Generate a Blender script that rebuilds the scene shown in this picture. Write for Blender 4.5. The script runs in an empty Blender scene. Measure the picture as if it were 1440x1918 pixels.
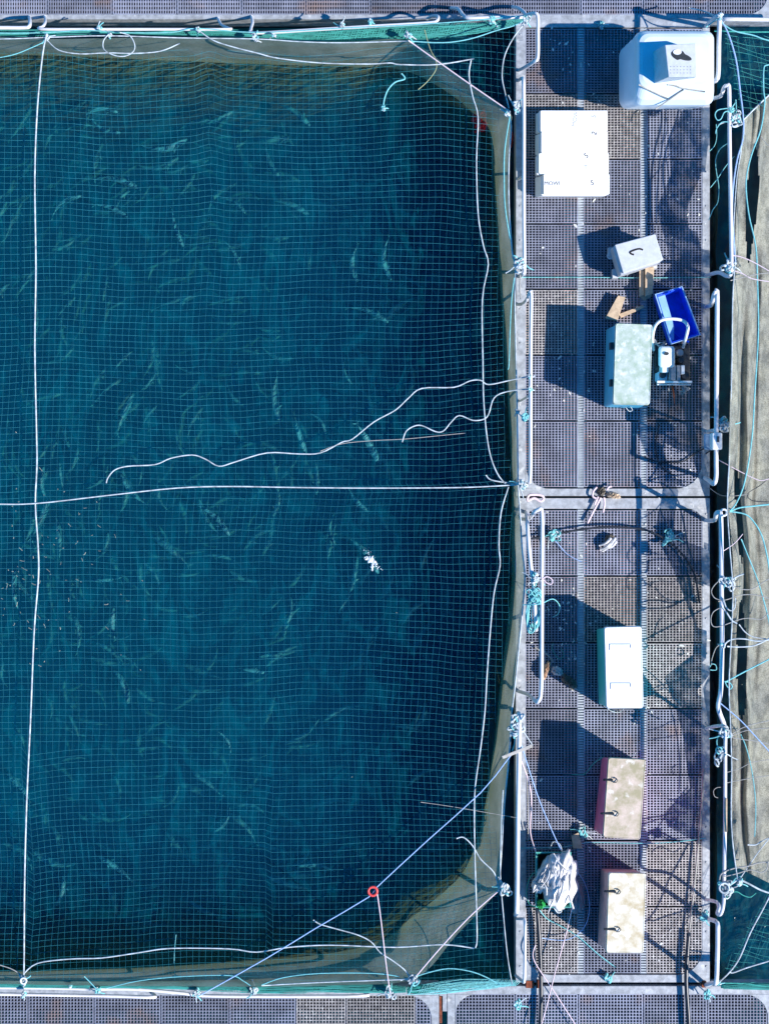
import bpy, math, random
from mathutils import Vector, noise
random.seed(7)
S = 120.0; H = 20.0
sc = bpy.context.scene
# ---------------- camera, sky, sun ----------------
cd = bpy.data.cameras.new("Camera"); cam = bpy.data.objects.new("Camera", cd)
sc.collection.objects.link(cam); sc.camera = cam
cam.location = (0, 0, H); cam.rotation_euler = (0, 0, 0)
cd.sensor_fit = 'HORIZONTAL'; cd.angle = 2*math.atan(6.0/H); cd.clip_end = 500; cd.clip_start = .1
EL = math.radians(41.6); sx, sy = 0.904, -0.427
w = bpy.data.worlds.new("World"); sc.world = w; w.use_nodes = True
nt = w.node_tree; bg = nt.nodes['Background']
sky = nt.nodes.new('ShaderNodeTexSky'); sky.sky_type = 'NISHITA'; sky.sun_disc = False
sky.sun_elevation = EL; sky.sun_rotation = math.radians(115.3)
sky.ozone_density = 6.0; sky.air_density = 1.0; sky.dust_density = 0.2
tint = nt.nodes.new('ShaderNodeMix'); tint.data_type = 'RGBA'; tint.blend_type = 'MULTIPLY'
tint.inputs['Factor'].default_value = 1; tint.inputs[7].default_value = (0.02, 0.62, 0.96, 1)
nt.links.new(sky.outputs[0], tint.inputs[6]); nt.links.new(tint.outputs[2], bg.inputs[0])
bg.inputs[1].default_value = 0.15
sl = bpy.data.lights.new("Sun", 'SUN'); so = bpy.data.objects.new("Sun", sl); sc.collection.objects.link(so)
sl.energy = 5.0; sl.angle = math.radians(0.5); sl.color = (1, .955, .92)
tosun = Vector((sx*math.cos(EL), sy*math.cos(EL), math.sin(EL)))
so.rotation_euler = tosun.to_track_quat('Z', 'Y').to_euler(); so.location = (8, -4, 10)
sc.view_settings.view_transform = 'Standard'; sc.view_settings.look = 'None'
sc.view_settings.exposure = 0.45; sc.view_settings.gamma = 1
C = sc.collection

# ---------------- helpers ----------------
def at(px, py, z=0.0):
    k = (1 - z/H)/S
    return ((px-720)*k, (959-py)*k, z)
def rnd(a, b): return random.uniform(a, b)

def mat(name, col, rough=.6, metal=0, n1=None, var=.25, scale=6, col2=None, bump=0, bscale=40, spec=.4, alpha=None, trans=0, stain=None, coord='w'):
    m = bpy.data.materials.new(name); m.use_nodes = True; t = m.node_tree; N = t.nodes; L = t.links
    b = N['Principled BSDF']; b.inputs['Roughness'].default_value = rough; b.inputs['Metallic'].default_value = metal
    b.inputs['Specular IOR Level'].default_value = spec
    geo = N.new('ShaderNodeNewGeometry')
    no = N.new('ShaderNodeTexNoise'); no.inputs['Scale'].default_value = scale; no.inputs['Detail'].default_value = 6; no.inputs['Roughness'].default_value = .65
    L.new(geo.outputs['Position'], no.inputs['Vector'])
    r = N.new('ShaderNodeValToRGB'); e = r.color_ramp.elements
    c2 = col2 or tuple(c*(1-var) for c in col)
    e[0].position = .36; e[0].color = (*c2, 1); e[1].position = .62; e[1].color = (*col, 1)
    L.new(no.outputs['Fac'], r.inputs['Fac']); out = r.outputs['Color']
    if stain:   # (colour, scale, threshold, strength)
        s = N.new('ShaderNodeTexNoise'); s.inputs['Scale'].default_value = stain[1]; s.inputs['Detail'].default_value = 4
        mp = N.new('ShaderNodeVectorMath'); mp.operation = 'ADD'; mp.inputs[1].default_value = (13.1, 7.7, 3.3)
        L.new(geo.outputs['Position'], mp.inputs[0]); L.new(mp.outputs[0], s.inputs['Vector'])
        rr = N.new('ShaderNodeValToRGB'); rr.color_ramp.elements[0].position = stain[2]; rr.color_ramp.elements[1].position = stain[2]+.13
        rr.color_ramp.elements[1].color = (stain[3],)*3+(1,)
        L.new(s.outputs['Fac'], rr.inputs['Fac'])
        mx = N.new('ShaderNodeMix'); mx.data_type = 'RGBA'; L.new(rr.outputs['Color'], mx.inputs['Factor'])
        L.new(out, mx.inputs[6]); mx.inputs[7].default_value = (*stain[0], 1); out = mx.outputs[2]
    L.new(out, b.inputs['Base Color'])
    if bump:
        n2 = N.new('ShaderNodeTexNoise'); n2.inputs['Scale'].default_value = bscale; n2.inputs['Detail'].default_value = 3
        L.new(geo.outputs['Position'], n2.inputs['Vector'])
        bm = N.new('ShaderNodeBump'); bm.inputs['Strength'].default_value = bump; bm.inputs['Distance'].default_value = .01
        L.new(n2.outputs['Fac'], bm.inputs['Height']); L.new(bm.outputs['Normal'], b.inputs['Normal'])
    if alpha is not None: b.inputs['Alpha'].default_value = alpha
    return m

M = {}
M['galv'] = mat('galvanised_steel', (.44, .46, .48), .55, .15, var=.4, scale=9, bump=.15, stain=((.75, .74, .70), 7, .62, .7))
M['grate'] = mat('grating_steel', (.35, .37, .46), .5, .1, var=.35, scale=3, stain=((.42, .27, .20), 1.9, .58, .6))
M['grate2'] = mat('salted_grating_steel', (.50, .47, .46), .6, .1, var=.4, scale=10, stain=((.72, .70, .66), 18, .56, .8))
M['joist'] = mat('joist_steel', (.50, .54, .56), .5, .1, var=.25, scale=5)
M['under'] = mat('float_plastic', (.012, .014, .018), .6, var=.5, scale=3)
M['rail'] = mat('rail_steel', (.76, .73, .73), .5, 0, var=.12, scale=6)
M['white_rope'] = mat('white_rope', (.64, .70, .71), .8, var=.5, scale=9)
M['cyan_rope'] = mat('pale_cyan_rope', (.22, .62, .62), .8, var=.3, scale=22)
M['green_rope'] = mat('green_rope', (.06, .42, .33), .8, var=.3, scale=22)
M['blue_rope'] = mat('pale_blue_rope', (.38, .55, .85), .8, var=.25, scale=22)
M['pink_rope'] = mat('pinkish_rope', (.85, .66, .68), .8, var=.2, scale=22)
M['olive_rope'] = mat('olive_rope', (.40, .42, .22), .8, var=.3, scale=22)
M['grey_rope'] = mat('weathered_rope', (.42, .40, .36), .85, var=.35, scale=22)
M['black'] = mat('black_hose', (.03, .035, .045), .35, var=.3, scale=20)
M['thread'] = mat('bird_net_thread', (.035, .30, .35), .7, var=.35, scale=1.3)
M['thread_dark'] = mat('green_net_thread', (.05, .34, .30), .8, var=.35, scale=3)
M['green_net'] = mat('green_net', (.02, .26, .21), .8, var=.6, scale=30, stain=((.04, .42, .34), 18, .5, .8))
M['white'] = mat('white_plastic', (.82, .82, .80), .4, var=.10, scale=5, stain=((.6, .62, .6), 9, .66, .5))
M['tank'] = mat('tank_plastic', (.68, .77, .82), .3, var=.08, scale=3)
M['foam'] = mat('polystyrene', (.88, .88, .87), .75, var=.06, scale=30, bump=.2, bscale=120)
M['greybox'] = mat('grey_plastic', (.60, .62, .64), .5, var=.15, scale=10, stain=((.75, .75, .75), 30, .62, .5))
M['tub_blue'] = mat('tub_pale_blue', (.12, .56, .78), .45, var=.12, scale=5)
M['lid_green'] = mat('stained_green_lid', (.55, .60, .54), .5, var=.3, scale=7, col2=(.34, .44, .32), stain=((.72, .76, .74), 11, .56, .9))
M['tub_teal'] = mat('tub_turquoise', (.08, .62, .55), .45, var=.12, scale=5)
M['tub_red'] = mat('tub_red', (.95, .20, .34), .5, var=.2, scale=5)
M['tub_beige'] = mat('tub_beige', (.68, .44, .40), .5, var=.25, scale=6)
M['lid_beige'] = mat('dirty_beige_lid', (.66, .52, .42), .6, col2=(.36, .31, .18), scale=4, stain=((.78, .72, .62), 9, .6, .9))
M['lid_pale'] = mat('pale_dirty_lid', (.78, .72, .58), .6, col2=(.52, .42, .25), scale=4.5, stain=((.84, .82, .75), 6, .56, .9))
M['lid_white'] = mat('clean_white_lid', (.86, .87, .88), .4, var=.06, scale=4)
M['blue'] = mat('blue_crate', (.012, .10, .90), .4, var=.3, scale=8, stain=((.02, .12, .75), 14, .6, .5))
M['wood'] = mat('raw_timber', (.62, .46, .30), .75, var=.3, scale=12, bump=.2)
M['wood_grey'] = mat('weathered_timber', (.50, .46, .40), .8, var=.3, scale=12)
M['dark'] = mat('dark_engine_metal', (.06, .065, .07), .45, .3, var=.4, scale=20)
M['grey_metal'] = mat('grey_machine_metal', (.35, .36, .37), .4, .3, var=.3, scale=20)
M['ink'] = mat('black_marker', (.015, .015, .018), .7)
M['ink2'] = mat('faded_marker', (.35, .36, .38), .8)
M['cloth'] = mat('white_netting_cloth', (.78, .75, .72), .85, var=.35, scale=14, bump=.6, bscale=35)
M['cloth_shaded'] = mat('shade_toned_netting_cloth', (.26, .26, .29), .85, var=.3, scale=18)  # white netting with the shade of its fold put into the colour
M['red'] = mat('red_plastic', (.80, .08, .07), .4, var=.2, scale=20)
M['rust'] = mat('rusty_steel', (.28, .07, .03), .85, var=.5, scale=20)
M['fish'] = mat('salmon_skin', (.03, .29, .32), .6, col2=(.015, .15, .19), scale=5, spec=.5)
M['splash'] = mat('splash_foam', (.85, .88, .9), .5, var=.1)
M['debris'] = mat('floating_flecks', (.30, .34, .28), .8, var=.5, scale=4)
M['feather'] = mat('brown_glove', (.70, .44, .28), .8, var=.4, scale=18)
M['glovedark'] = mat('dark_worn_cloth', (.20, .17, .13), .85, var=.5, scale=18)

for k_ in ('grate', 'grate2'):
    t_ = M[k_].node_tree; b_ = t_.nodes['Principled BSDF']; src = b_.inputs['Base Color'].links[0].from_socket
    oi = t_.nodes.new('ShaderNodeObjectInfo'); mr_ = t_.nodes.new('ShaderNodeMapRange'); mr_.inputs[3].default_value = .72; mr_.inputs[4].default_value = 1.12
    vm = t_.nodes.new('ShaderNodeVectorMath'); vm.operation = 'SCALE'
    t_.links.new(oi.outputs['Random'], mr_.inputs[0]); t_.links.new(src, vm.inputs[0]); t_.links.new(mr_.outputs[0], vm.inputs['Scale']); t_.links.new(vm.outputs[0], b_.inputs['Base Color'])
def net_mat(name, cols, alpha, sc_=110, zramp=True, holes=False):
    m = bpy.data.materials.new(name); m.use_nodes = True; t = m.node_tree; N = t.nodes; L = t.links
    b = N['Principled BSDF']; b.inputs['Roughness'].default_value = .85; b.inputs['Specular IOR Level'].default_value = .1
    geo = N.new('ShaderNodeNewGeometry')
    no = N.new('ShaderNodeTexNoise'); no.inputs['Scale'].default_value = 2.2; no.inputs['Detail'].default_value = 6
    L.new(geo.outputs['Position'], no.inputs['Vector'])
    r = N.new('ShaderNodeValToRGB'); r.color_ramp.elements[0].position = .38; r.color_ramp.elements[1].position = .64
    r.color_ramp.elements[0].color = (*cols[0], 1); r.color_ramp.elements[1].color = (*cols[1], 1)
    L.new(no.outputs['Fac'], r.inputs['Fac']); out = r.outputs['Color']
    if zramp:   # algae below the splash line
        sp = N.new('ShaderNodeSeparateXYZ'); L.new(geo.outputs['Position'], sp.inputs[0])
        mr = N.new('ShaderNodeMapRange'); mr.inputs[1].default_value = .1; mr.inputs[2].default_value = -.9
        L.new(sp.outputs['Z'], mr.inputs[0])
        mx = N.new('ShaderNodeMix'); mx.data_type = 'RGBA'; L.new(mr.outputs[0], mx.inputs['Factor'])
        L.new(out, mx.inputs[6]); mx.inputs[7].default_value = (.23, .31, .10, 1); out = mx.outputs[2]
    n2 = N.new('ShaderNodeTexNoise'); n2.inputs['Scale'].default_value = sc_; n2.inputs['Detail'].default_value = 2
    L.new(geo.outputs['Position'], n2.inputs['Vector'])
    m2 = N.new('ShaderNodeMix'); m2.data_type = 'RGBA'; m2.blend_type = 'MULTIPLY'; m2.inputs['Factor'].default_value = .6
    r2 = N.new('ShaderNodeValToRGB'); r2.color_ramp.elements[0].position = .4; r2.color_ramp.elements[0].color = (.35, .35, .35, 1); r2.color_ramp.elements[1].position = .58
    L.new(n2.outputs['Fac'], r2.inputs['Fac']); L.new(out, m2.inputs[6]); L.new(r2.outputs['Color'], m2.inputs[7])
    L.new(m2.outputs[2], b.inputs['Base Color'])
    tl = N.new('ShaderNodeBsdfTranslucent'); L.new(m2.outputs[2], tl.inputs['Color'])
    ms = N.new('ShaderNodeMixShader'); ms.inputs[0].default_value = .35; L.new(b.outputs[0], ms.inputs[1]); L.new(tl.outputs[0], ms.inputs[2])
    tr = N.new('ShaderNodeBsdfTransparent'); ma = N.new('ShaderNodeMixShader'); ma.inputs[0].default_value = alpha
    if holes:    # loosely hanging open mesh: some patches are more open than others
        n3 = N.new('ShaderNodeTexNoise'); n3.inputs['Scale'].default_value = 5; n3.inputs['Detail'].default_value = 5; n3.inputs['Roughness'].default_value = .7
        sc3 = N.new('ShaderNodeMapping'); sc3.inputs['Scale'].default_value = (1, .8, 1); L.new(geo.outputs['Position'], sc3.inputs[0]); L.new(sc3.outputs[0], n3.inputs['Vector'])
        m3 = N.new('ShaderNodeMapRange'); m3.inputs[1].default_value = .40; m3.inputs[2].default_value = .56; m3.inputs[3].default_value = .62; m3.inputs[4].default_value = 1
        L.new(n3.outputs['Fac'], m3.inputs[0]); L.new(m3.outputs[0], ma.inputs[0])
    L.new(tr.outputs[0], ma.inputs[1]); L.new(ms.outputs[0], ma.inputs[2]); L.new(ma.outputs[0], N['Material Output'].inputs[0])
    return m
M['wall_net'] = net_mat('cage_net_grey', ((.34, .37, .26), (.51, .52, .39)), .82)
M['far_net'] = net_mat('cage_net_beige', ((.38, .37, .31), (.54, .51, .39)), .90, 70, False, True)
M['grey_net'] = net_mat('sheer_grey_net', ((.36, .40, .42), (.48, .52, .54)), .55, 120, False)
M['red_net'] = net_mat('red_net', ((.7, .04, .06), (.85, .10, .12)), .7, 60, False)

class MB:
    def __init__(s): s.v = []; s.f = []
    def quad_box(s, x0, x1, y0, y1, z0, z1):    # world units
        i = len(s.v)
        s.v += [(x0,y0,z0),(x1,y0,z0),(x1,y1,z0),(x0,y1,z0),(x0,y0,z1),(x1,y0,z1),(x1,y1,z1),(x0,y1,z1)]
        s.f += [(i,i+3,i+2,i+1),(i+4,i+5,i+6,i+7),(i,i+1,i+5,i+4),(i+1,i+2,i+6,i+5),(i+2,i+3,i+7,i+6),(i+3,i,i+4,i+7)]
    def pbox(s, px0, px1, py0, py1, z0, z1):    # plan box; pixels as seen at the top height
        a = at(px0, py0, z1); b = at(px1, py1, z1); s.quad_box(a[0], b[0], b[1], a[1], z0, z1)
    def prism(s, poly, z0, z1):                 # poly list of world (x,y)
        n = len(poly); i = len(s.v)
        ar = sum(poly[k][0]*poly[(k+1)%n][1]-poly[(k+1)%n][0]*poly[k][1] for k in range(n))
        if ar < 0: poly = poly[::-1]
        s.v += [(x,y,z0) for x,y in poly] + [(x,y,z1) for x,y in poly]
        s.f.append(tuple(range(i+n-1, i-1, -1))); s.f.append(tuple(range(i+n, i+2*n)))
        for k in range(n):
            k2 = (k+1) % n; s.f.append((i+k, i+k2, i+n+k2, i+n+k))
    def loft(s, rings, cap0=True, cap1=True):   # rings of equal-length point lists
        i = len(s.v); n = len(rings[0])
        for r in rings: s.v += [tuple(p) for p in r]
        for a in range(len(rings)-1):
            for k in range(n):
                k2 = (k+1) % n; s.f.append((i+a*n+k, i+a*n+k2, i+(a+1)*n+k2, i+(a+1)*n+k))
        if cap0: s.f.append(tuple(range(i+n-1, i-1, -1)))
        if cap1: s.f.append(tuple(range(i+(len(rings)-1)*n, i+len(rings)*n)))
    def tube(s, pts, r, sides=6, smooth=3, closed=False, r1=None):
        P = [Vector(p) for p in pts]
        if smooth > 1 and len(P) > 2: P = crom(P, smooth, closed)
        n = len(P); i = len(s.v)
        up = Vector((0, 0, 1))
        for k in range(n):
            if closed: d = P[(k+1) % n]-P[k-1]
            else: d = P[min(k+1, n-1)]-P[max(k-1, 0)]
            if d.length < 1e-9: d = Vector((1, 0, 0))
            d.normalize()
            a = d.cross(up)
            if a.length < .15: a = d.cross(Vector((0, 1, 0)))
            a.normalize(); b = a.cross(d)
            rr = r if r1 is None else r+(r1-r)*k/(n-1)
            for q in range(sides):
                t = 2*math.pi*q/sides
                s.v.append(tuple(P[k]+a*(rr*math.cos(t))+b*(rr*math.sin(t))))
        m = n if closed else n-1
        for k in range(m):
            k2 = (k+1) % n
            for q in range(sides):
                q2 = (q+1) % sides
                s.f.append((i+k*sides+q, i+k*sides+q2, i+k2*sides+q2, i+k2*sides+q))
        if not closed:
            s.f.append(tuple(range(i+sides-1, i-1, -1))[::-1]); s.f.append(tuple(range(i+(n-1)*sides, i+n*sides))[::-1])
    def build(s, name, m, parent=None, smooth=False):
        me = bpy.data.meshes.new(name)
        if parent: o0 = Vector(parent['_w']) if '_w' in parent else parent.location
        else:
            xs = [p[0] for p in s.v]; ys = [p[1] for p in s.v]
            o0 = Vector(((min(xs)+max(xs))/2, (min(ys)+max(ys))/2, min(p[2] for p in s.v)))
        me.from_pydata([(x-o0[0], y-o0[1], z-o0[2]) for x, y, z in s.v], [], s.f)
        me.materials.append(M[m] if isinstance(m, str) else m)
        if smooth:
            for p in me.polygons: p.use_smooth = True
        o = bpy.data.objects.new(name, me); C.objects.link(o)
        if parent: o.parent = parent
        else: o.location = o0
        return o

def crom(P, n, closed=False):
    out = []; L = len(P)
    rng = L if closed else L-1
    for i in range(rng):
        if closed: p0, p1, p2, p3 = P[i-1], P[i], P[(i+1) % L], P[(i+2) % L]
        else: p0, p1, p2, p3 = P[max(i-1, 0)], P[i], P[i+1], P[min(i+2, L-1)]
        for k in range(n):
            t = k/n
            out.append(.5*((2*p1)+(p2-p0)*t+(2*p0-5*p1+4*p2-p3)*t*t+(3*p1-p0-3*p2+p3)*t**3))
    if not closed: out.append(P[-1])
    return out
def tag(o, label, cat, group=None, kind=None):
    if label: o['label'] = label
    if cat: o['category'] = cat
    if group: o['group'] = group
    if kind: o['kind'] = kind
    return o
def thing(name, label, cat, loc, group=None):
    o = bpy.data.objects.new(name, None); C.objects.link(o); o.location = loc; o.empty_display_size = .2
    return tag(o, label, cat, group)
def bevel(o, wd=.01, seg=2):
    b = o.modifiers.new('bevel', 'BEVEL'); b.width = wd; b.segments = seg; b.limit_method = 'ANGLE'; return o
def interp(tab, x):
    if x <= tab[0][0]: return tab[0][1]
    for (a, va), (b, vb) in zip(tab, tab[1:]):
        if x <= b: return va+(vb-va)*(x-a)/(b-a)
    return tab[-1][1]
def rr_ring(px0, px1, py0, py1, z, rad, n=5, skew=None):   # rounded rectangle ring in picture pixels at height z
    pts = []
    for cx, cy, a0 in ((px1-rad, py1-rad, 0), (px0+rad, py1-rad, 90), (px0+rad, py0+rad, 180), (px1-rad, py0+rad, 270)):
        for k in range(n+1):
            t = math.radians(a0+90*k/n); pts.append(at(cx+rad*math.cos(t), cy+rad*math.sin(t), z))
    return pts[::-1]
def rings_quad(q, z, nsub=1):                               # four picture corners -> ring
    return [at(x, y, z) for x, y in q][::-1]

# ---------------- the water ----------------
WZ = -.45
def water():
    m = bpy.data.materials.new('sea_water'); m.use_nodes = True; t = m.node_tree; N = t.nodes; L = t.links
    N.remove(N['Principled BSDF'])
    tr = N.new('ShaderNodeBsdfTransparent'); gl = N.new('ShaderNodeBsdfGlossy'); gl.inputs['Roughness'].default_value = .08
    fr = N.new('ShaderNodeFresnel'); fr.inputs['IOR'].default_value = 1.33
    geo = N.new('ShaderNodeNewGeometry')
    mp = N.new('ShaderNodeMapping'); mp.inputs['Scale'].default_value = (1, 1.7, 1); mp.inputs['Rotation'].default_value = (0, 0, .35)
    no = N.new('ShaderNodeTexNoise'); no.inputs['Scale'].default_value = 3.2; no.inputs['Detail'].default_value = 5; no.inputs['Distortion'].default_value = .6
    L.new(geo.outputs['Position'], mp.inputs[0]); L.new(mp.outputs[0], no.inputs['Vector'])
    bm = N.new('ShaderNodeBump'); bm.inputs['Strength'].default_value = .5; bm.inputs['Distance'].default_value = .08
    L.new(no.outputs['Fac'], bm.inputs['Height']); L.new(bm.outputs[0], gl.inputs['Normal']); L.new(bm.outputs[0], fr.inputs['Normal'])
    mx = N.new('ShaderNodeMixShader'); L.new(fr.outputs[0], mx.inputs[0]); L.new(tr.outputs[0], mx.inputs[1]); L.new(gl.outputs[0], mx.inputs[2])
    dn = N.new('ShaderNodeTexNoise'); dn.inputs['Scale'].default_value = 1.1; dn.inputs['Detail'].default_value = 7; dn.inputs['Roughness'].default_value = .62; dn.inputs['Distortion'].default_value = 1.6
    mp2 = N.new('ShaderNodeMapping'); mp2.inputs['Scale'].default_value = (2.4, 1.0, 1); mp2.inputs['Rotation'].default_value = (0, 0, -.75)
    L.new(geo.outputs['Position'], mp2.inputs[0]); L.new(mp2.outputs[0], dn.inputs['Vector'])
    dm = N.new('ShaderNodeMapRange'); dm.inputs[1].default_value = .47; dm.inputs[2].default_value = .72; dm.inputs[4].default_value = .11
    L.new(dn.outputs['Fac'], dm.inputs[0])
    df = N.new('ShaderNodeBsdfDiffuse'); df.inputs['Color'].default_value = (.0, .34, .42, 1)
    m4 = N.new('ShaderNodeMixShader'); L.new(dm.outputs[0], m4.inputs[0]); L.new(mx.outputs[0], m4.inputs[1]); L.new(df.outputs[0], m4.inputs[2])
    L.new(m4.outputs[0], N['Material Output'].inputs['Surface'])
    vs = N.new('ShaderNodeVolumeScatter'); vs.inputs['Color'].default_value = (.01, .37, .92, 1); vs.inputs['Density'].default_value = WSC
    va = N.new('ShaderNodeVolumeAbsorption'); va.inputs['Color'].default_value = (.0, .60, .90, 1); va.inputs['Density'].default_value = WAB
    ad = N.new('ShaderNodeAddShader'); L.new(vs.outputs[0], ad.inputs[0]); L.new(va.outputs[0], ad.inputs[1])
    L.new(ad.outputs[0], N['Material Output'].inputs['Volume'])
    b = MB(); b.quad_box(-30, 30, -30, 30, -9.0, WZ)
    tag(b.build('water', m), None, None, kind='structure')
    b = MB(); b.quad_box(-34, 34, -34, 34, -10, -8.6)
    sb = mat('seabed_mud', (.02, .05, .06), .9, var=.4, scale=.3)
    tag(b.build('seabed', sb), None, None, kind='structure')
WSC = .38; WAB = .36
water()

# ---------------- the floating walkways ----------------
def W(px): return (px-720)/S
def Y(py): return (959-py)/S
def grate_panel(par, x0, x1, y0, y1, px, py, mname='grate', bx=1.7, by=1.3):
    b = MB(); nx = max(2, round((x1-x0)/px)); ny = max(2, round((y1-y0)/py))
    for i in range(nx+1):
        x = x0+(x1-x0)*i/nx; hw = bx/2 if 0 < i < nx else bx*.6
        b.quad_box(W(x-hw), W(x+hw), Y(y1), Y(y0), -.040, -.008)
    for j in range(ny+1):
        y = y0+(y1-y0)*j/ny; hw = by/2 if 0 < j < ny else by*.6
        b.quad_box(W(x0), W(x1), Y(y+hw), Y(y-hw), -.036, -.005)
    return b.build('grating_panel', mname, par)
def gusset(b, cx, cy, dx, dy, r, z=.004):   # concave corner plate, corner at cx,cy
    poly = [(cx, cy)]
    for k in range(9):
        t = math.pi/2*k/8
        poly.append((cx+dx*(r-r*math.sin(t)), cy+dy*(r-r*math.cos(t))))
    b.prism([(W(x), Y(y)) for x, y in poly], -.02, z)
def frame_rect(b, X0, X1, Y0, Y1, wl, wr, wt, wb, d=.30):
    b.quad_box(W(X0), W(X1), Y(Y0+wt), Y(Y0), -d, 0)
    b.quad_box(W(X0), W(X1), Y(Y1), Y(Y1-wb), -d, 0)
    b.quad_box(W(X0), W(X0+wl), Y(Y1-wb), Y(Y0+wt), -d, 0)
    b.quad_box(W(X1-wr), W(X1), Y(Y1-wb), Y(Y0+wt), -d, 0)

def main_walkway(label, Y0, Y1, wt, wb, rows, gus, salted):
    t = thing('floating_walkway', label, 'walkway', (W(1147), Y((Y0+Y1)/2), -.3))
    b = MB(); frame_rect(b, 966, 1329, Y0, Y1, 18, 14, wt, wb)
    for g in gus: gusset(b, *g)
    for k in range(14):     # bolts heads along the beams
        yy = Y0+30+(Y1-Y0-60)*k/13
        b.quad_box(W(973), W(976), Y(yy+1.5), Y(yy-1.5), 0, .012); b.quad_box(W(1321), W(1324), Y(yy+1.5), Y(yy-1.5), 0, .012)
    bevel(b.build('steel_frame', 'galv', t), .004, 1)
    for x in (1088, 1205.5):
        j = MB(); j.quad_box(W(x-6.2), W(x+6.2), Y(Y1-wb), Y(Y0+wt), -.22, -.044)
        j.build('joist', 'joist', t)
    cols = ((984.6, 1081.5), (1094.5, 1199.5), (1211.8, 1314.4))
    for r, (a, c) in enumerate(zip(rows, rows[1:])):
        for ci, (x0, x1) in enumerate(cols):
            grate_panel(t, x0, x1, a+2.9, c-2.4, 6.1, 4.95, 'grate2' if (r, ci) in salted else 'grate')
    for x in (1088, 1205.5):
        b = MB(); n = int((rows[-1]-rows[0])/4.95)
        for k in range(n):
            y = rows[0]+(rows[-1]-rows[0])*(k+.5)/n
            b.quad_box(W(x-6), W(x+6), Y(y+1.3), Y(y-1.3), -.043, -.012)
        b.build('cover_strip', 'joist', t)
    for x in (1035, 1147, 1262):
        b = MB(); b.loft([[(W(x)+.28*math.cos(q*math.pi/6), yy, -.80+.24*math.sin(q*math.pi/6)) for q in range(12)] for yy in (Y(Y1-30), Y(Y0+30))])
        b.build('float', 'under', t, True)
main_walkway('long upper steel grating walkway carrying the white tank and the polystyrene boxes', 34, 929, 16, 14,
    [51, 174, 297, 418.5, 541, 664.5, 788, 913.5],
    [(984, 915, 1, -1, 44), (1315, 915, -1, -1, 50)], {(1, 0), (1, 1), (4, 0)})
main_walkway('long lower steel grating walkway carrying the turquoise, red and beige tubs', 933, 1841, 20, 14,
    [954, 1079, 1204, 1327.5, 1452, 1575, 1699, 1825.5],
    [(984, 1827, 1, -1, 48), (1315, 1827, -1, -1, 48), (984, 953, 1, 1, 22), (1315, 953, -1, 1, 26)], {(1, 1), (1, 2), (2, 2), (6, 0), (6, 2), (5, 2)})
def cross_walkway(label, x0, x1, yb, yt, seps, top, px, py, gus, salted=()):
    # seps: separator xs; top=True when its lower edge is the visible one
    t = thing('floating_walkway', label, 'walkway', (W((x0+x1)/2), Y((yb+yt)/2), -.3))
    b = MB(); e = 9 if top else 15
    wl = 14
    frame_rect(b, x0, x1, yt, yb, wl, wl, (10 if top else e), (e if top else 10))
    for g in gus: gusset(b, *g)
    bevel(b.build('steel_frame', 'galv', t), .004, 1)
    ys = (yt+10, yb-e) if top else (yt+e, yb-10)
    for k, (a, c) in enumerate(zip(seps, seps[1:])):
        grate_panel(t, a+2.2, c-2.2, ys[0]+1, ys[1]-1, px, py, 'grate2' if k in salted else 'grate')
    for x in seps[1:-1]:
        b = MB(); b.quad_box(W(x-4), W(x+4), Y(ys[1]), Y(ys[0]), -.22, -.06); b.build('joist', 'joist', t)
    for q in range(2):
        yy = (ys[0]*(1.5-q)+ys[1]*(.5+q))/2
        b = MB(); b.loft([[(xx, Y(yy)+.2*math.cos(q2*math.pi/6), -.80+.22*math.sin(q2*math.pi/6)) for q2 in range(12)] for xx in (W(x0+20), W(x1-20))])
        b.build('float', 'under', t, True)
cross_walkway('crosswise grating walkway along the top edge, above the green rolled net', -160, 1452, 35, -130,
    [-146, -30, 88, 210, 331, 452, 573, 694, 815, 960, 1088, 1205, 1326, 1438], True, 4.6, 7.4,
    [(1438, 26, -1, -1, 40)])
cross_walkway('crosswise grating walkway at bottom left, ending at the rusty joint', -220, 822, 2040, 1850,
    [-206, -72, 52, 176, 301, 429, 554, 648, 778, 808], False, 5.9, 5.9, [(808, 1865, -1, 1, 46)], (6, 7))
cross_walkway('crosswise grating walkway at bottom right, under the ends of the black hoses', 838, 1452, 2040, 1848,
    [852, 965, 1083, 1205, 1325, 1438], False, 5.9, 5.9, [(852, 1863, 1, 1, 40), (1438, 1863, -1, 1, 45)])
# joint between the two lower crosswise walkways
t = thing('hinge_joint', 'rusty hinge joint between the two bottom crosswise walkways', 'hinge', at(830, 1880, -.1))
b = MB(); b.quad_box(W(823), W(828), Y(1918), Y(1868), -.2, -.012); b.build('rusty_plate', 'rust', t)
b = MB(); b.quad_box(W(829), W(837), Y(1895), Y(1858), -.2, .006); b.quad_box(W(823.2), W(829), Y(1866), Y(1856), -.2, .006); b.build('bracket', 'galv', t)
for (x, y, lab) in ((1147, 1844.5, 'dark steel coupling gap bar between lower walkway and bottom crosswise walkway'),):
    b = MB(); b.quad_box(W(985), W(1312), Y(1847.5), Y(1842), -.25, -.07)
    tag(b.build('coupling_bar', 'under'), lab, 'coupling bar')
b = MB(); b.quad_box(W(1004), W(1010), Y(1851), Y(1836), -.05, .02); b.quad_box(W(985), W(1000), Y(1851), Y(1838), -.05, .015)
tag(b.build('coupling_plate', 'rust'), 'small rusty coupling plate at the bottom left corner of the lower walkway', 'plate')
b = MB(); b.quad_box(W(1314), W(1322), Y(1850), Y(1838), -.05, .02)
tag(b.build('coupling_plate', 'rust'), 'small rusty coupling plate at the bottom right corner of the lower walkway', 'plate')

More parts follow.
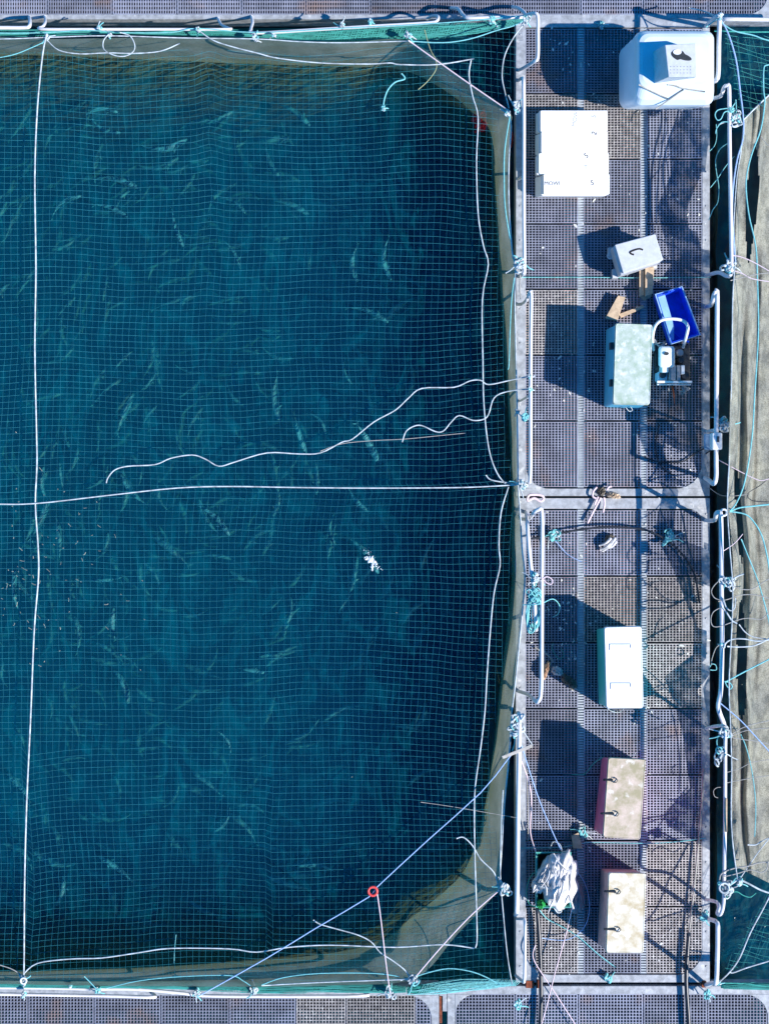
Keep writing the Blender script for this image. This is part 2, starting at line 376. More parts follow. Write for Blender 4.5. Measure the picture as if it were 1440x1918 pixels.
# ---------------- hand rails ----------------
def rail(label, pts, r=.027, posts=()):
    P = [at(*p) for p in pts]
    t = thing('hand_rail', label, 'handrail', P[0], 'handrails of the walkways')
    b = MB(); b.tube(P, r, 8, 4); b.build('top_rail', 'rail', t, True)
    for (x, y, z, x2, y2) in posts:
        b = MB(); b.tube([at(x, y, z), at((x+x2)/2, (y+y2)/2, z*.5), at(x2, y2, 0)], r*.8, 8, 2); b.build('post', 'rail', t, True)
R1 = 1.0
rail('short handrail at the top left corner of the upper walkway', [(972,36,0),(984,28,.6),(1000,24,.95),(1007,30,1),(1007.5,60,1),(1007,105,1),(1001,114,.95),(985,124,.5),(972,131,0)])
rail('straight handrail beside the polystyrene boxes', [(972,150,0),(977,146,.6),(980,152,1),(981,200,1),(981,300,1),(981,400,1),(982,500,1),(980,512,.9),(973,518,0)], posts=[(981,330,1,971,335)])
rail('handrail on the left edge of the upper walkway, beside the stained green lidded tub', [(970,570,0),(980,568,.3),(988,558,.8),(993,546,1),(995,556,1),(994,650,1),(993.5,780,1),(993,890,1),(988,905,.9),(974,910,0)], posts=[(994,740,1,973,752)])
rail('handrail beside the turquoise rope coil on the lower walkway', [(974,972,0),(990,972,.3),(1000,960,.9),(1008,955,1),(1015,962,1),(1015,1060,1),(1014.5,1180,1),(1013.5,1290,1),(1009,1312,1),(1003,1314,.85),(990,1302,.4),(971,1295,0)], r=.03)
rail('slanting handrail pole leaning behind the turquoise rope coil', [(985,960,0),(986,965,.5),(988,990,.9),(992,1040,.95),(999,1100,.95),(1003,1160,.9),(1004,1180,.3)], r=.03)
rail('thick long handrail on the left edge of the lower walkway below the plank', [(966,1340,0),(971,1336,.7),(973,1350,1),(972,1420,1),(970,1530,1),(969,1640,1),(968,1700,1),(967,1710,.7),(965,1714,0)], r=.034)
rail('short straight handrail at the bottom left corner of the lower walkway', [(968,1722,0),(978,1722,.5),(983,1728,1),(983,1780,1),(982,1835,1),(978,1838,.5),(966,1828,0)], r=.024)
rail('short handrail to the right of the white tank', [(1322,48,0),(1332,38,.6),(1343,30,.98),(1347,36,1),(1346,80,1),(1345,135,1),(1341,149,.95),(1330,155,.5),(1322,158,0)], r=.034)
rail('handrail wound with knotted ropes right of the upper walkway', [(1322,191,0),(1334,184,.4),(1349,179,.7),(1356,163,.95),(1362,160,1),(1365.5,168,1),(1366,260,1),(1368,380,1),(1369.5,470,1),(1369,510,1),(1362,517,.8),(1345,510,.5),(1322,516,0)], r=.03)
rail('thick handrail right of the blue crate and the machine', [(1322,574,0),(1332,570,.5),(1337,552,.95),(1341,547,1),(1343,556,1),(1342,700,1),(1341,850,1),(1341,893,1),(1336,906,.95),(1328,900,.5),(1320,895,0)], r=.034, posts=[(1342,805,1,1324,808)])
rail('long handrail below the white ring at the right of the lower walkway', [(1322,975,0),(1338,974,.4),(1341,962,.9),(1347,960,1),(1350,975,1),(1351,1100,1),(1352,1200,1),(1350,1290,1),(1345,1325,.98),(1355,1355,.9),(1358,1372,.9)], r=.034)
rail('handrail with a wooden strip right of the red and beige tubs', [(1322,1365,0),(1345,1360,.7),(1357,1366,1),(1358,1420,1),(1357.5,1550,1),(1356,1650,1),(1355,1692,1),(1350,1712,.98),(1343,1712,.85),(1346,1700,.7),(1341,1690,.5),(1322,1686,0)], r=.027)
rail('short straight handrail at the bottom right corner of the lower walkway', [(1322,1722,0),(1334,1724,.4),(1343,1730,.95),(1344,1750,1),(1343,1800,1),(1341,1840,1),(1334,1842,.5),(1322,1846,0)], r=.034)
rail('handrail at the far top left beside the pen', [(-60,52,.6),(0,51,.6),(45,51,.6),(55,48,.6),(56,38,.4),(55,31,0)], r=.028)
rail('long handrail above the green rolled net, left of the white looped rope', [(84,30,0),(85,40,.4),(80,49,.6),(72,52,.62),(90,54,.7),(200,54,.7),(330,54,.7),(425,54,.7),(428,52,.6),(415,46,.4),(408,33,0)], r=.022)
rail('handrail above the widest part of the green rolled net', [(471,30,0),(473,42,.3),(470,55,.6),(480,61,.7),(600,54,.7),(700,48,.7),(800,42,.7),(818,38,.7),(820,30,.6),(811,29,.4),(800,34,.2)], r=.024)
rail('bent handrail end above the top right corner of the pen', [(845,14,0),(858,16,.4),(868,28,.6),(880,33,.7),(930,32,.7),(978,31,.7),(984,26,.6),(972,15,.3),(960,12,0)], r=.028)
rail('horizontal handrail at the far top right beyond the short handrail', [(1352,40,0),(1356,36,.5),(1362,35,.7),(1440,36,.7),(1540,37,.7)], r=.03)
rail('long handrail lying along the bottom left crosswise walkway', [(-60,1851,.5),(0,1851,.5),(100,1852,.5),(170,1854,.5)], r=.022)
rail('second handrail along the bottom left, lower than the green netting', [(-60,1863,.4),(0,1863,.4),(120,1865,.4),(230,1867,.4),(285,1869,.4),(290,1866,.2),(286,1862,0)], r=.026)
rail('straight handrail along the bottom edge of the pen right of the low rails', [(190,1853,.5),(260,1854,.5),(340,1861,.45),(380,1866,.4),(480,1867,.4),(600,1867,.4),(683,1866,.4),(686,1862,0)], r=.026)

# ---------------- net walls ----------------
outer = [(-200,64),(-40,66),(85,72),(300,69),(480,73),(640,79),(765,76),(860,142),(950,205),(957,235),(953,300),(953,380),(959,470),(965,500),(964,560),(967,700),(969,800),(970,905),(974,960),(978,1030),(983,1080),(978,1150),(965,1280),(958,1340),(953,1420),(945,1500),(940,1580),(936,1640),(933,1668),(855,1752),(777,1833),(640,1846),(480,1849),(300,1848),(100,1846),(0,1844),(-200,1844)]
inner = [(-200,104),(-40,104),(85,103),(300,112),(480,119),(640,124),(752,130),(835,170),(890,215),(915,245),(922,310),(926,370),(930,440),(933,500),(938,560),(945,670),(951,760),(956,860),(958,930),(957,1000),(958,1085),(949,1180),(936,1290),(928,1370),(918,1440),(908,1510),(893,1575),(870,1630),(835,1668),(780,1712),(715,1762),(620,1786),(480,1800),(300,1810),(100,1816),(0,1818),(-200,1818)]
def resample(P, n):
    V = [Vector((x, y, 0)) for x, y in P]; V = crom(V, 6)
    return V[::1]
zo = .82
def wall(name):
    O = resample(outer, 1); I = resample(inner, 1); b = MB(); n = len(O); cen = Vector((-2.6, -.1, 0)); rows = []
    for k in range(n):
        a = Vector(at(O[k].x, O[k].y, zo)); c = Vector(at(I[k].x, I[k].y, WZ)); col = []
        wob = noise.noise(Vector((k*.21, 0, 3)))*.03
        for q in range(7):
            f = q/6; p = a.lerp(c, f); p.z = zo+(WZ-zo)*f; p.x += wob*math.sin(f*3.1)*.7; col.append(p)
        d = Vector((cen.x-c.x, cen.y-c.y, 0)); d.normalize()
        for q, dep in enumerate((.15, .35, .6, 1, 1.6, 2.4, 3.4, 5, 7)):
            p = c+d*(dep*(.14 if (I[k].y < 135 and I[k].x < 760) else .03))+d*(.05*noise.noise(Vector((k*.15, dep, 8)))); p.z = WZ-dep; col.append(p)
        rows.append(col)
    m = len(rows[0])
    for r in rows: b.v += [tuple(p) for p in r]
    for k in range(n-1):
        for q in range(m-1): b.f.append((k*m+q, k*m+q+1, (k+1)*m+q+1, (k+1)*m+q))
    return b.build(name, 'wall_net', None, True)
tag(wall('cage_net'), 'grey net wall hung round the big fish pen and sinking into the water', 'cage net')

# far pen on the right: fouled beige net draped from its rails
def far_wall():
    edge = [(218,1394),(300,1384),(400,1378),(500,1375),(600,1371),(760,1367),(940,1363),(1040,1372),(1100,1374),(1200,1370),(1290,1366),(1380,1372),(1500,1370),(1580,1373),(1650,1382)]
    hts = [(200,.7),(280,.85),(350,.8),(420,.95),(520,.75),(580,.95),(640,.9),(760,1.2),(830,1.25),(900,1.0),(960,.8),(1060,.95),(1120,.7),(1200,.45),(1260,.45),(1330,.8),(1420,.6),(1520,.5),(1600,.85),(1660,.8)]
    b = MB(); ys = list(range(176, 1665, 4)); cols = list(range(0, 62, 3))+[68, 76, 90, 110, 140, 200, 280, 380]
    idx = {}
    for j, y in enumerate(ys):
        for i, c in enumerate(cols):
            x = interp(edge, y)+c; z0 = interp(hts, y)
            f = min(1, c/70); z = z0*(1-f)**1.3 + -.1*f-(max(0, c-70)/310)*.3
            fold = (noise.noise(Vector((c*.075, y*.0025, 5)))*.38+noise.noise(Vector((c*.16, y*.006, 9)))*.03)*max(.04, min(1, (60-c)/25))
            z += fold*min(1, c/18)
            xx = x+noise.noise(Vector((c*.06, y*.01, 2)))*4*min(1, c/10)
            yy = y
            ytop = 222-(xx-1393)*.98; ybot = 1622+(xx-1375)*.5
            if yy < ytop: yy = ytop
            if yy > ybot: yy = ybot
            idx[(j, i)] = len(b.v); b.v.append(at(xx, yy, z))
    def hole(x, y):
        for (hx, hy, rx, ry, sl) in ((1408, 380, 10, 112, -.06), (1389, 1235, 9, 112, 0), (1384, 965, 6, 90, .06)):
            if ((x-hx-(y-hy)*sl)/rx)**2+((y-hy)/ry)**2 < 1: return True
    for j in range(len(ys)-1):
        for i in range(len(cols)-1):
            xm = interp(edge, ys[j])+(cols[i]+cols[i+1])/2; ym = ys[j]+2
            if ym < 214-(xm-1393)*.98 or ym > 1630+(xm-1375)*.5 or hole(xm, ym): continue
            b.f.append((idx[(j, i)], idx[(j+1, i)], idx[(j+1, i+1)], idx[(j, i+1)]))
    o = b.build('cage_net', 'far_net', None, True)
    tag(o, 'folded beige fouled net draped down the right hand pen beside the walkway', 'cage net')
far_wall()
b = MB(); rows_ = []  # sunken net wall and floor, added to darken the water of this pen
for k in range(90):
    y = -160+k*26; x = 1352+5*noise.noise(Vector((k*.4, 1, 1)))
    rows_.append([at(x+4*noise.noise(Vector((k*.3, q, 7))), y, 0)[:2]+(-.30-q*.8,) for q in range(3)]+[at(x+dx_, y, 0)[:2]+(-1.5-.25*noise.noise(Vector((k*.2, dx_*.02, 1)))+dx_*.0006,) for dx_ in (30, 80, 150, 260, 420)])
for r_ in rows_: b.v += r_
for k in range(89):
    for q in range(7): b.f.append((k*8+q, k*8+q+1, (k+1)*8+q+1, (k+1)*8+q))
tag(b.build('water_darkening_net', mat('water_darkener', (.02, .06, .06), .9, var=.6, scale=6), None, True), 'dark net added under the right hand pen to darken its water, beside the walkway', 'cage net')

# ---------------- bird nets ----------------
topb = [(-200,96),(85,92),(400,92),(640,98),(765,80),(860,66),(930,52),(985,34)]
def rightb(y):
    return interp([(30,985),(100,975),(200,952),(260,930),(360,934),(500,940),(700,950),(905,958),(1080,962),(1200,950),(1340,930),(1450,916),(1600,935),(1700,945),(1850,958)], y)
def warp(x, y):
    dx = 9*noise.noise(Vector((x*.004, y*.004, 1)))+2.2*noise.noise(Vector((x*.02, y*.015, 2)))
    dy = 9*noise.noise(Vector((x*.004, y*.004, 11)))+2.2*noise.noise(Vector((x*.015, y*.02, 12)))
    ex = math.exp(-max(0, y-95)/260)
    dy += ex*(20*math.exp(-((x-215)/95)**2)-14*math.exp(-((x-392)/22)**2)*(1+.3*math.sin(y*.05))+16*math.exp(-((x-560)/150)**2))
    dx += 4*math.exp(-((x-392)/18)**2)*math.sin(y*.09)*ex
    if y > 915 and x > 300: dx += 9*math.exp(-(y-915)/90)*math.cos((y-915)/60)
    if y > 1400 and 44 < x < 500: dy -= -18*math.exp(-(x-44)/70)+(y-1400)*.03
    if x > 820: dy += (x-820)*.10*math.sin(y*.006)
    dx += 5*math.sin(y/210.0)*math.exp(-abs(x-65)/150)
    return x+dx, y+dy
def net_z(x, y):
    e = min(x+300, 960-x, y-60, 1850-y)/500
    return .78-.30*max(0, min(1, e))**.7
def bird_net():
    b = MB(); r = .0023; st = 12.0
    def seg_run(pts, r=.0020):
        run = []
        for (x, y, ok) in pts:
            if ok: run.append(at(x, y, net_z(x, y)))
            else:
                if len(run) > 1: b.tube(run, r, 3, 1)
                run = []
        if len(run) > 1: b.tube(run, r, 3, 1)
    def ok(x, y):
        return y > interp(topb, x) and x < rightb(y) and y < 1846-(8 if x < 780 else 0)
    x = -150
    while x < 1000:
        seg_run([(*warp(x, y), ok(*warp(x, y))) for y in range(30, 1864, 12)]); x += st
    y = 34
    while y < 1860:
        seg_run([(*warp(x, y), ok(*warp(x, y))) for x in range(-150, 1000, 12)], .0016); y += st
    o = b.build('bird_net', 'thread')
    tag(o, 'fine square mesh bird net stretched over the whole big fish pen', 'bird net')
bird_net()
def far_bird(poly_ok, xs, ys, label, zf, skew):
    b = MB()
    def run(pts):
        cur = []
        for x, y in pts:
            if poly_ok(x, y): cur.append(at(x, y, zf(x, y)))
            else:
                if len(cur) > 1: b.tube(cur, .0027, 3, 1)
                cur = []
        if len(cur) > 1: b.tube(cur, .0027, 3, 1)
    for u in range(xs[0]-200, xs[1], 9):
        run([(u+skew*(y-ys[0])+4*math.sin(y*.03+u), y+3*math.sin(u*.05)) for y in range(ys[0], ys[1], 8)])
    for v in range(ys[0]-100, ys[1]+60, 11):
        run([(x, v+(x-xs[0])*.22+3*math.sin(x*.05+v)) for x in range(xs[0], xs[1], 8)])
    tag(b.build('bird_net', 'thread_dark'), label, 'bird net')
far_bird(lambda x, y: x > 1352+(y-60)*.20 and y > 60+(x-1350)*.05 and y < 222-(x-1393)*.95+12 and x < 1640, (1350, 1640), (60, 300),
    'dark green bird net corner of the right hand pen near the top right', lambda x, y: .75-(x-1350)*.001, .12)
far_bird(lambda x, y: y > 1790-(x-1367)*1.75 and y < 1822-(x-1367)*.3 and x < 1700 and y > 1660, (1350, 1700), (1640, 1850),
    'dark green bird net corner of the right hand pen near the bottom right', lambda x, y: .75-(x-1350)*.001, -.4)

# sheer grey strips of the far pen
def strip(name, mname, label, cat, A, B, za, zb, n=40, m=5, wob=.03):
    VA = crom([Vector((*p, 0)) for p in A], 6); VB = crom([Vector((*p, 0)) for p in B], 6)
    b = MB(); L = min(len(VA), len(VB))
    for k in range(L):
        for q in range(m+1):
            f = q/m; p = VA[int(k*(len(VA)-1)/(L-1))].lerp(VB[int(k*(len(VB)-1)/(L-1))], f)
            z = za+(zb-za)*f+wob*noise.noise(Vector((k*.3, q*.8, len(A))))
            b.v.append(at(p.x, p.y, z))
    for k in range(L-1):
        for q in range(m): b.f.append((k*(m+1)+q, k*(m+1)+q+1, (k+1)*(m+1)+q+1, (k+1)*(m+1)+q))
    o = b.build(name, mname, None, True); return tag(o, label, cat)

# rolled green netting along the top and bottom of the pen
def net_roll(label, axis, seed, strands):
    R = random.Random(seed); t = thing('rolled_net', label, 'rolled net', at(axis[0][0], axis[0][1], .3), 'rolled green nets at the pen edge')
    P = crom([Vector((x, y, w_)) for x, y, w_ in axis], 8)   # z = half width in px
    b = MB(); rings = []
    for p in P:
        hw = p.z*(.85+.3*noise.noise(Vector((p.x*.03, seed, 0)))); c = Vector(at(p.x, p.y, .5))
        rings.append([(c.x, c.y+hw/S*math.cos(a), c.z+hw/S*.55*math.sin(a)) for a in [q*math.pi/5 for q in range(10)]])
    b.loft(rings); b.build('net_body', 'green_net', t, True)
    b = MB()
    for s_ in range(strands):
        k0 = R.randint(0, len(P)-8); k1 = min(len(P)-1, k0+R.randint(5, 14)); f0 = R.uniform(-1, 1); f1 = max(-1, min(1, f0+R.uniform(-.7, .7)))
        pts = []
        for k in range(k0, k1+1):
            f = f0+(f1-f0)*(k-k0)/(k1-k0); p = P[k]; hw = p.z
            x, y, z = at(p.x, p.y, .5); pts.append((x, y+hw/S*f*1.05, z+hw/S*.55*math.sqrt(max(0, 1-f*f))+.012))
        b.tube(pts, .005, 3, 1)
    for k in range(4, len(P)-1):        # mesh rungs
        if P[k].z > 4:
            for q in range(3):
                x, y, z = at(P[k].x+q*4, P[k].y, .5); hw = P[k].z/S
                b.tube([(x+.05*f, y+hw*f, z+hw*.55*math.sqrt(max(0, 1-f*f))+.008) for f in (-1, -.6, -.2, .2, .6, 1)], .004, 3, 1)
    b.build('loose_strand', 'cyan_rope' if seed == 9 else 'thread_dark', t)
net_roll('wide green net roll along the top of the pen', [(-160,62,5),(0,62,6),(88,61,6),(160,59,5),(250,60,3),(340,61,6),(440,63,7),(500,67,6),(560,68,11),(640,66,14),(720,63,15),(800,60,14),(880,52,12),(940,44,7),(975,38,4)], 5, 170)
net_roll('green net roll along the bottom left edge of the pen', [(-160,1843,5),(0,1843,6),(90,1843,7),(200,1844,7),(320,1846,7),(420,1849,8),(500,1851,10),(600,1850,9),(700,1851,8),(760,1855,5)], 6, 170)
net_roll('short bright green net roll at the bottom right corner of the pen', [(762,1856,7),(820,1850,11),(870,1845,11),(920,1843,8),(965,1842,5)], 9, 45)
net_roll('thin dark green net roll along the bottom of the right hand pen', [(1350,1848,4),(1400,1847,6),(1460,1848,6),(1600,1850,6)], 12, 30)

# ---------------- ropes ----------------
def rope(label, pts, m='white_rope', r=.011, z=.86, cat='rope', name='rope', group=None, sm=4, wob=0):
    P = [at(p[0], p[1], p[2] if len(p) > 2 else z) for p in pts]
    if wob: P = [(x+rnd(-wob, wob), y+rnd(-wob, wob), q) for x, y, q in P]
    b = MB(); b.tube(P, r*.88, 6, sm)
    return tag(b.build(name, m, None, True), label, cat, group)
wall_top = [(x, y) for x, y in outer]
def ropes():
    rope('thick white seam rope running top to bottom down the left of the bird net', [(88,62),(80,100),(70,200),(65,330),(67,500),(65,650),(68,800),(69,870),(66,943),(71,1020),(72,1080),(64,1180),(57,1350),(50,1500),(46,1650),(45,1790),(44,1850)], r=.0135)
    rope('white seam rope running left to right across the middle of the bird net', [(-160,944),(-20,944),(66,943),(200,928),(330,914),(430,911),(560,913),(700,914),(860,913),(950,909),(984,907)], r=.0115, z=.88)
    rope('white edge rope of the bird net beside the upper walkway', [(882,112),(878,140),(885,180),(895,220),(892,300),(895,400),(905,460),(914,495),(903,560),(904,680),(906,760),(915,840),(930,885),(947,907)], r=.012)
    rope('white edge rope of the bird net beside the lower walkway', [(952,912),(938,960),(934,1020),(936,1060),(925,1110),(918,1180),(912,1260),(908,1330),(900,1400),(890,1470),(888,1520),(889,1600),(892,1700),(893,1760),(890,1776)], r=.012)
    rope('wavy white edge rope along the bottom of the bird net', [(44,1825),(70,1805),(130,1797),(190,1795),(260,1785),(320,1777),(430,1778),(480,1784),(540,1775),(620,1771),(740,1775),(830,1770),(888,1777)], r=.012)
    rope('slack white rope hanging from the top left knot of the pen', [(88,74),(110,93),(150,100),(200,98),(250,99),(300,95),(337,80)], r=.010)
    rope('slack pale rope left of the top left knot, sagging to the picture edge', [(86,76),(60,88),(20,103),(-40,112)], 'cyan_rope', r=.008)
    rope('round white rope loop hanging over the top net wall', [(205,62),(194,75),(195,92),(215,103),(235,104),(250,95),(252,82),(243,66),(225,60)], r=.010)
    rope('white rope along the upper edge of the bird net', [(372,56),(400,75),(440,88),(480,98),(520,108),(600,117),(690,119),(730,117),(750,120),(820,120),(888,109)], r=.011)
    rope('pinkish taut rope slanting across the top right corner of the pen', [(765,75),(818,113),(880,157),(950,205)], 'pink_rope', r=.012)
    rope('short bent cyan rope lying on the net left of the slanting rope', [(752,137),(758,147),(740,153),(726,168),(719,188),(718,203)], 'cyan_rope', r=.013)
    rope('thin olive cord dangling over the slanting rope at top right', [(795,55),(805,90),(816,112),(816,130),(800,152),(783,167)], 'olive_rope', r=.007)
    rope('pale rope bowed from the top right corner down to the first lashing', [(992,35),(968,60),(946,100),(940,140),(945,170),(953,202)], r=.010)
    rope('pale cyan rope under the green net roll at the top right of the pen', [(765,76),(830,79),(880,72),(930,56),(965,46),(996,28)], 'cyan_rope', r=.010)
    rope('cyan topline lashed over the green net roll', [(-160,54),(0,61),(85,60),(160,56),(230,60),(320,60),(370,52),(480,60),(640,52),(765,46),(880,38),(985,28)], 'cyan_rope', r=.009, z=.75)
    rope('white headline rope along the upper grey net wall', [(-160,72),(0,72),(90,69),(200,66),(340,70),(480,72),(560,77),(640,79),(765,76)], r=.010, z=.84)
    rope('white headline rope of the net wall beside the upper walkway', [(950,205),(957,235),(953,300),(953,380),(959,470),(965,500),(964,560),(967,700),(969,800),(970,905)], r=.012, z=.84)
    rope('white headline rope of the net wall beside the lower walkway', [(970,908),(974,960),(978,1030),(983,1080),(978,1150),(965,1280),(958,1340),(953,1420),(945,1500),(940,1580),(936,1640),(934,1668)], r=.012, z=.84)
    rope('cyan rope hanging on the grey net wall next to the polystyrene boxes', [(955,215),(945,280),(944,340),(946,390),(955,447)], 'cyan_rope', r=.011, z=.88)
    rope('frayed pale cyan rope on the grey net wall beside the upper handrail', [(963,520),(958,560),(955,620),(953,680),(951,692)], 'cyan_rope', r=.009, z=.88)
    rope('long wavy loose white rope floating across the middle of the pen', [(993,704,.95),(955,712),(915,720),(900,712),(880,713),(850,725),(790,727),(765,745),(740,768),(700,790),(660,822),(640,828),(600,848),(560,850),(500,848),(440,865),(410,873),(385,860),(360,852),(320,858),(290,870),(240,873),(215,880),(202,895),(199,905)], r=.011)
    rope('thin faint cord beside the long wavy rope', [(600,845),(640,831),(700,825),(760,822),(830,815),(872,811)], 'grey_rope', r=.006)
    rope('shorter wavy white rope below the long one, ending over the pen', [(993,728,.95),(950,733),(925,745),(915,775),(905,785),(885,787),(860,778),(845,790),(830,807),(815,808),(790,797),(775,798),(760,808),(753,828)], r=.011)
    rope('short white rope end at the middle seam by the walkway joint', [(910,890),(920,899),(955,905),(985,911)], r=.012)
    rope('long taut pale blue line slanting through the red ring', [(370,1868),(500,1795),(590,1740),(690,1681),(706,1662),(800,1575),(900,1485),(945,1430),(962,1408)], 'blue_rope', r=.010, z=.95, sm=2)
    rope('pink line hanging from the red ring to the bottom edge', [(706,1672),(714,1730),(722,1800),(731,1866)], 'pink_rope', r=.010, z=.9)
    rope('white rope wandering from the pen to the bottom right knot', [(587,1724),(600,1732),(635,1742),(670,1752),(695,1765),(712,1785),(735,1800),(760,1820),(773,1842)], r=.011)
    rope('pinkish taut rope slanting across the bottom right corner of the pen', [(935,1668),(885,1712),(830,1770),(775,1834)], 'pink_rope', r=.012)
    rope('loose white rope end above the bottom right lashing', [(855,1571),(868,1569),(885,1585),(900,1610),(925,1635),(933,1662)], r=.011)
    rope('white rope hanging straight to the bottom right corner of the pen', [(942,1480),(938,1560),(937,1640),(943,1720),(950,1790),(959,1845)], r=.009)
    rope('pale rope bowed low over the bottom net wall', [(490,1846),(530,1832),(600,1824),(700,1824),(748,1830)], 'cyan_rope', r=.009)
    rope('white headline rope along the bottom net wall', [(490,1847),(600,1841),(770,1835)], r=.010)
    rope('pale rope bowed over the dark bottom right corner', [(775,1832),(800,1823),(840,1815),(880,1820),(910,1831),(935,1845)], 'cyan_rope', r=.010)
    rope('slack pale rope at the bottom left corner of the picture', [(-60,1800),(-20,1804),(20,1815),(44,1830)], 'grey_rope', r=.009)
    rope('thin pale rope bowed over the bottom left net wall', [(200,1852),(260,1838),(340,1830),(430,1828),(455,1838),(470,1848)], 'cyan_rope', r=.008)
    rope('thin straight cord near the beige net, left of the lower walkway', [(788,1503),(850,1512),(960,1531),(974,1534)], 'grey_rope', r=.005)
    rope('thin green cord hanging on the pen wall at bottom left', [(330,1750),(327,1780),(326,1805)], 'cyan_rope', r=.005, z=.6)
    rope('short pale rope end at the bottom left of the pen', [(158,1830),(168,1840),(182,1855)], 'cyan_rope', r=.009)
    # on the walkways
    D = .06
    rope('taut teal line across the walkway between the grey box and the wood', [(972,519),(1100,519),(1200,520),(1331,519)], 'cyan_rope', r=.008, z=.05)
    rope('taut teal line across the walkway below the red tub', [(968,1589),(1050,1588),(1100,1579),(1210,1580),(1270,1577),(1322,1570)], 'cyan_rope', r=.008, z=.05)
    rope('blue and pink line slanting to the net bundle', [(976,1395,.9),(990,1440,.7),(1010,1500,.5),(1035,1560,.5),(1050,1592,.55)], 'blue_rope', r=.010)
    rope('pink rope hanging from the lashing to the green crate', [(976,1425,.8),(990,1465,.5),(995,1500,.3),(993,1560,.25),(1005,1600,.4)], 'pink_rope', r=.012)
    rope('grey cord beside the pink rope on the lower walkway', [(986,1440,.4),(988,1500,.2),(989,1575,.05)], 'grey_rope', r=.009)
    rope('thick black hose bowed across the top of the lower walkway', [(988,1010),(1030,1003),(1080,993),(1140,987),(1200,991),(1225,999),(1245,1010),(1275,1035),(1300,1075),(1310,1130)], 'black', r=.019, z=.09, cat='hose', name='hose')
    rope('thin blue cord hanging from the black hose', [(1035,1006),(1050,1025),(1065,1040),(1090,1053)], 'blue_rope', r=.008, z=.05)
    rope('black hose running off the bottom of the picture under the net bundle', [(1006,1702,.12),(1010,1760),(1013,1840),(1012,1920),(1005,2000)], 'black', r=.038, z=.10, cat='hose', name='hose')
    rope('black hose along the right side of the lower walkway bottom', [(1290,1748,.08),(1287,1790),(1285,1840),(1290,1920),(1292,2000)], 'black', r=.038, z=.09, cat='hose', name='hose')
    rope('pale conduit along the right edge of the lower walkway', [(1318,1440),(1313,1520),(1305,1610),(1298,1680),(1290,1752)], 'grey_rope', r=.018, z=.07, cat='hose', name='hose')
    rope('pinkish line crossing the black hose at the bottom', [(1072,1700,.4),(1060,1750,.2),(1040,1820),(1025,1880),(1008,1940)], 'pink_rope', r=.010, z=.2)
    rope('pinkish line crossing the other at the bottom, curled at its upper end', [(1003,1770),(998,1785),(1000,1800),(1015,1825),(1040,1862),(1090,1940)], 'pink_rope', r=.010, z=.16)
    rope('blue cord bowed around the right of the net bundle', [(1078,1630,.3),(1095,1655),(1104,1695),(1098,1730),(1080,1752),(1055,1762),(1015,1758)], 'blue_rope', r=.008, z=.1)
    rope('teal cord running from the green crate down the walkway', [(1010,1705,.2),(1025,1722),(1055,1738),(1085,1757),(1120,1788),(1153,1813)], 'cyan_rope', r=.009, z=.06)
    rope('thin white cord lying from the wood scrap to the red tub', [(1082,1562),(1100,1560),(1126,1563)], r=.008, z=.08)
    rope('teal cord hanging off the upper left corner of the red tub', [(1128,1419,.8),(1110,1432,.4),(1095,1450,.08),(1070,1451,.05)], 'green_rope', r=.008)
    rope('small white cord loop under the turquoise tub', [(1137,1325,.3),(1142,1331,.1),(1155,1335,.05),(1165,1332,.05),(1168,1327,.3)], r=.007)
    rope('small cord loop under the green lidded tub', [(1172,763,.3),(1178,770,.1),(1184,768,.1),(1181,762,.3)], r=.007)
    rope('thin cords trailing behind the machine onto the walkway', [(1235,795),(1228,830),(1232,862),(1245,880),(1262,890)], 'black', r=.012, z=.03, cat='cable', name='cable')
    rope('dark cable looped on the shaded grating below the machine', [(1205,855),(1222,862),(1245,866),(1280,864),(1300,850),(1322,838)], 'black', r=.013, z=.03, cat='cable', name='cable')
    rope('pink rope loop hanging right of the lower handrail', [(1014,1086),(1024,1080),(1034,1086),(1033,1094),(1024,1092),(1014,1082)], 'pink_rope', r=.010, z=1.03)
    rope('dark rope hanging from the second lashing of the upper walkway', [(975,500),(973,540),(975,560)], 'grey_rope', r=.010, z=.9)
    rope('green cord sagging around the left of the green crate', [(1000,1635,.4),(990,1650,.2),(986,1675,.1),(992,1695,.1),(1006,1698,.2)], 'green_rope', r=.009)
ropes()
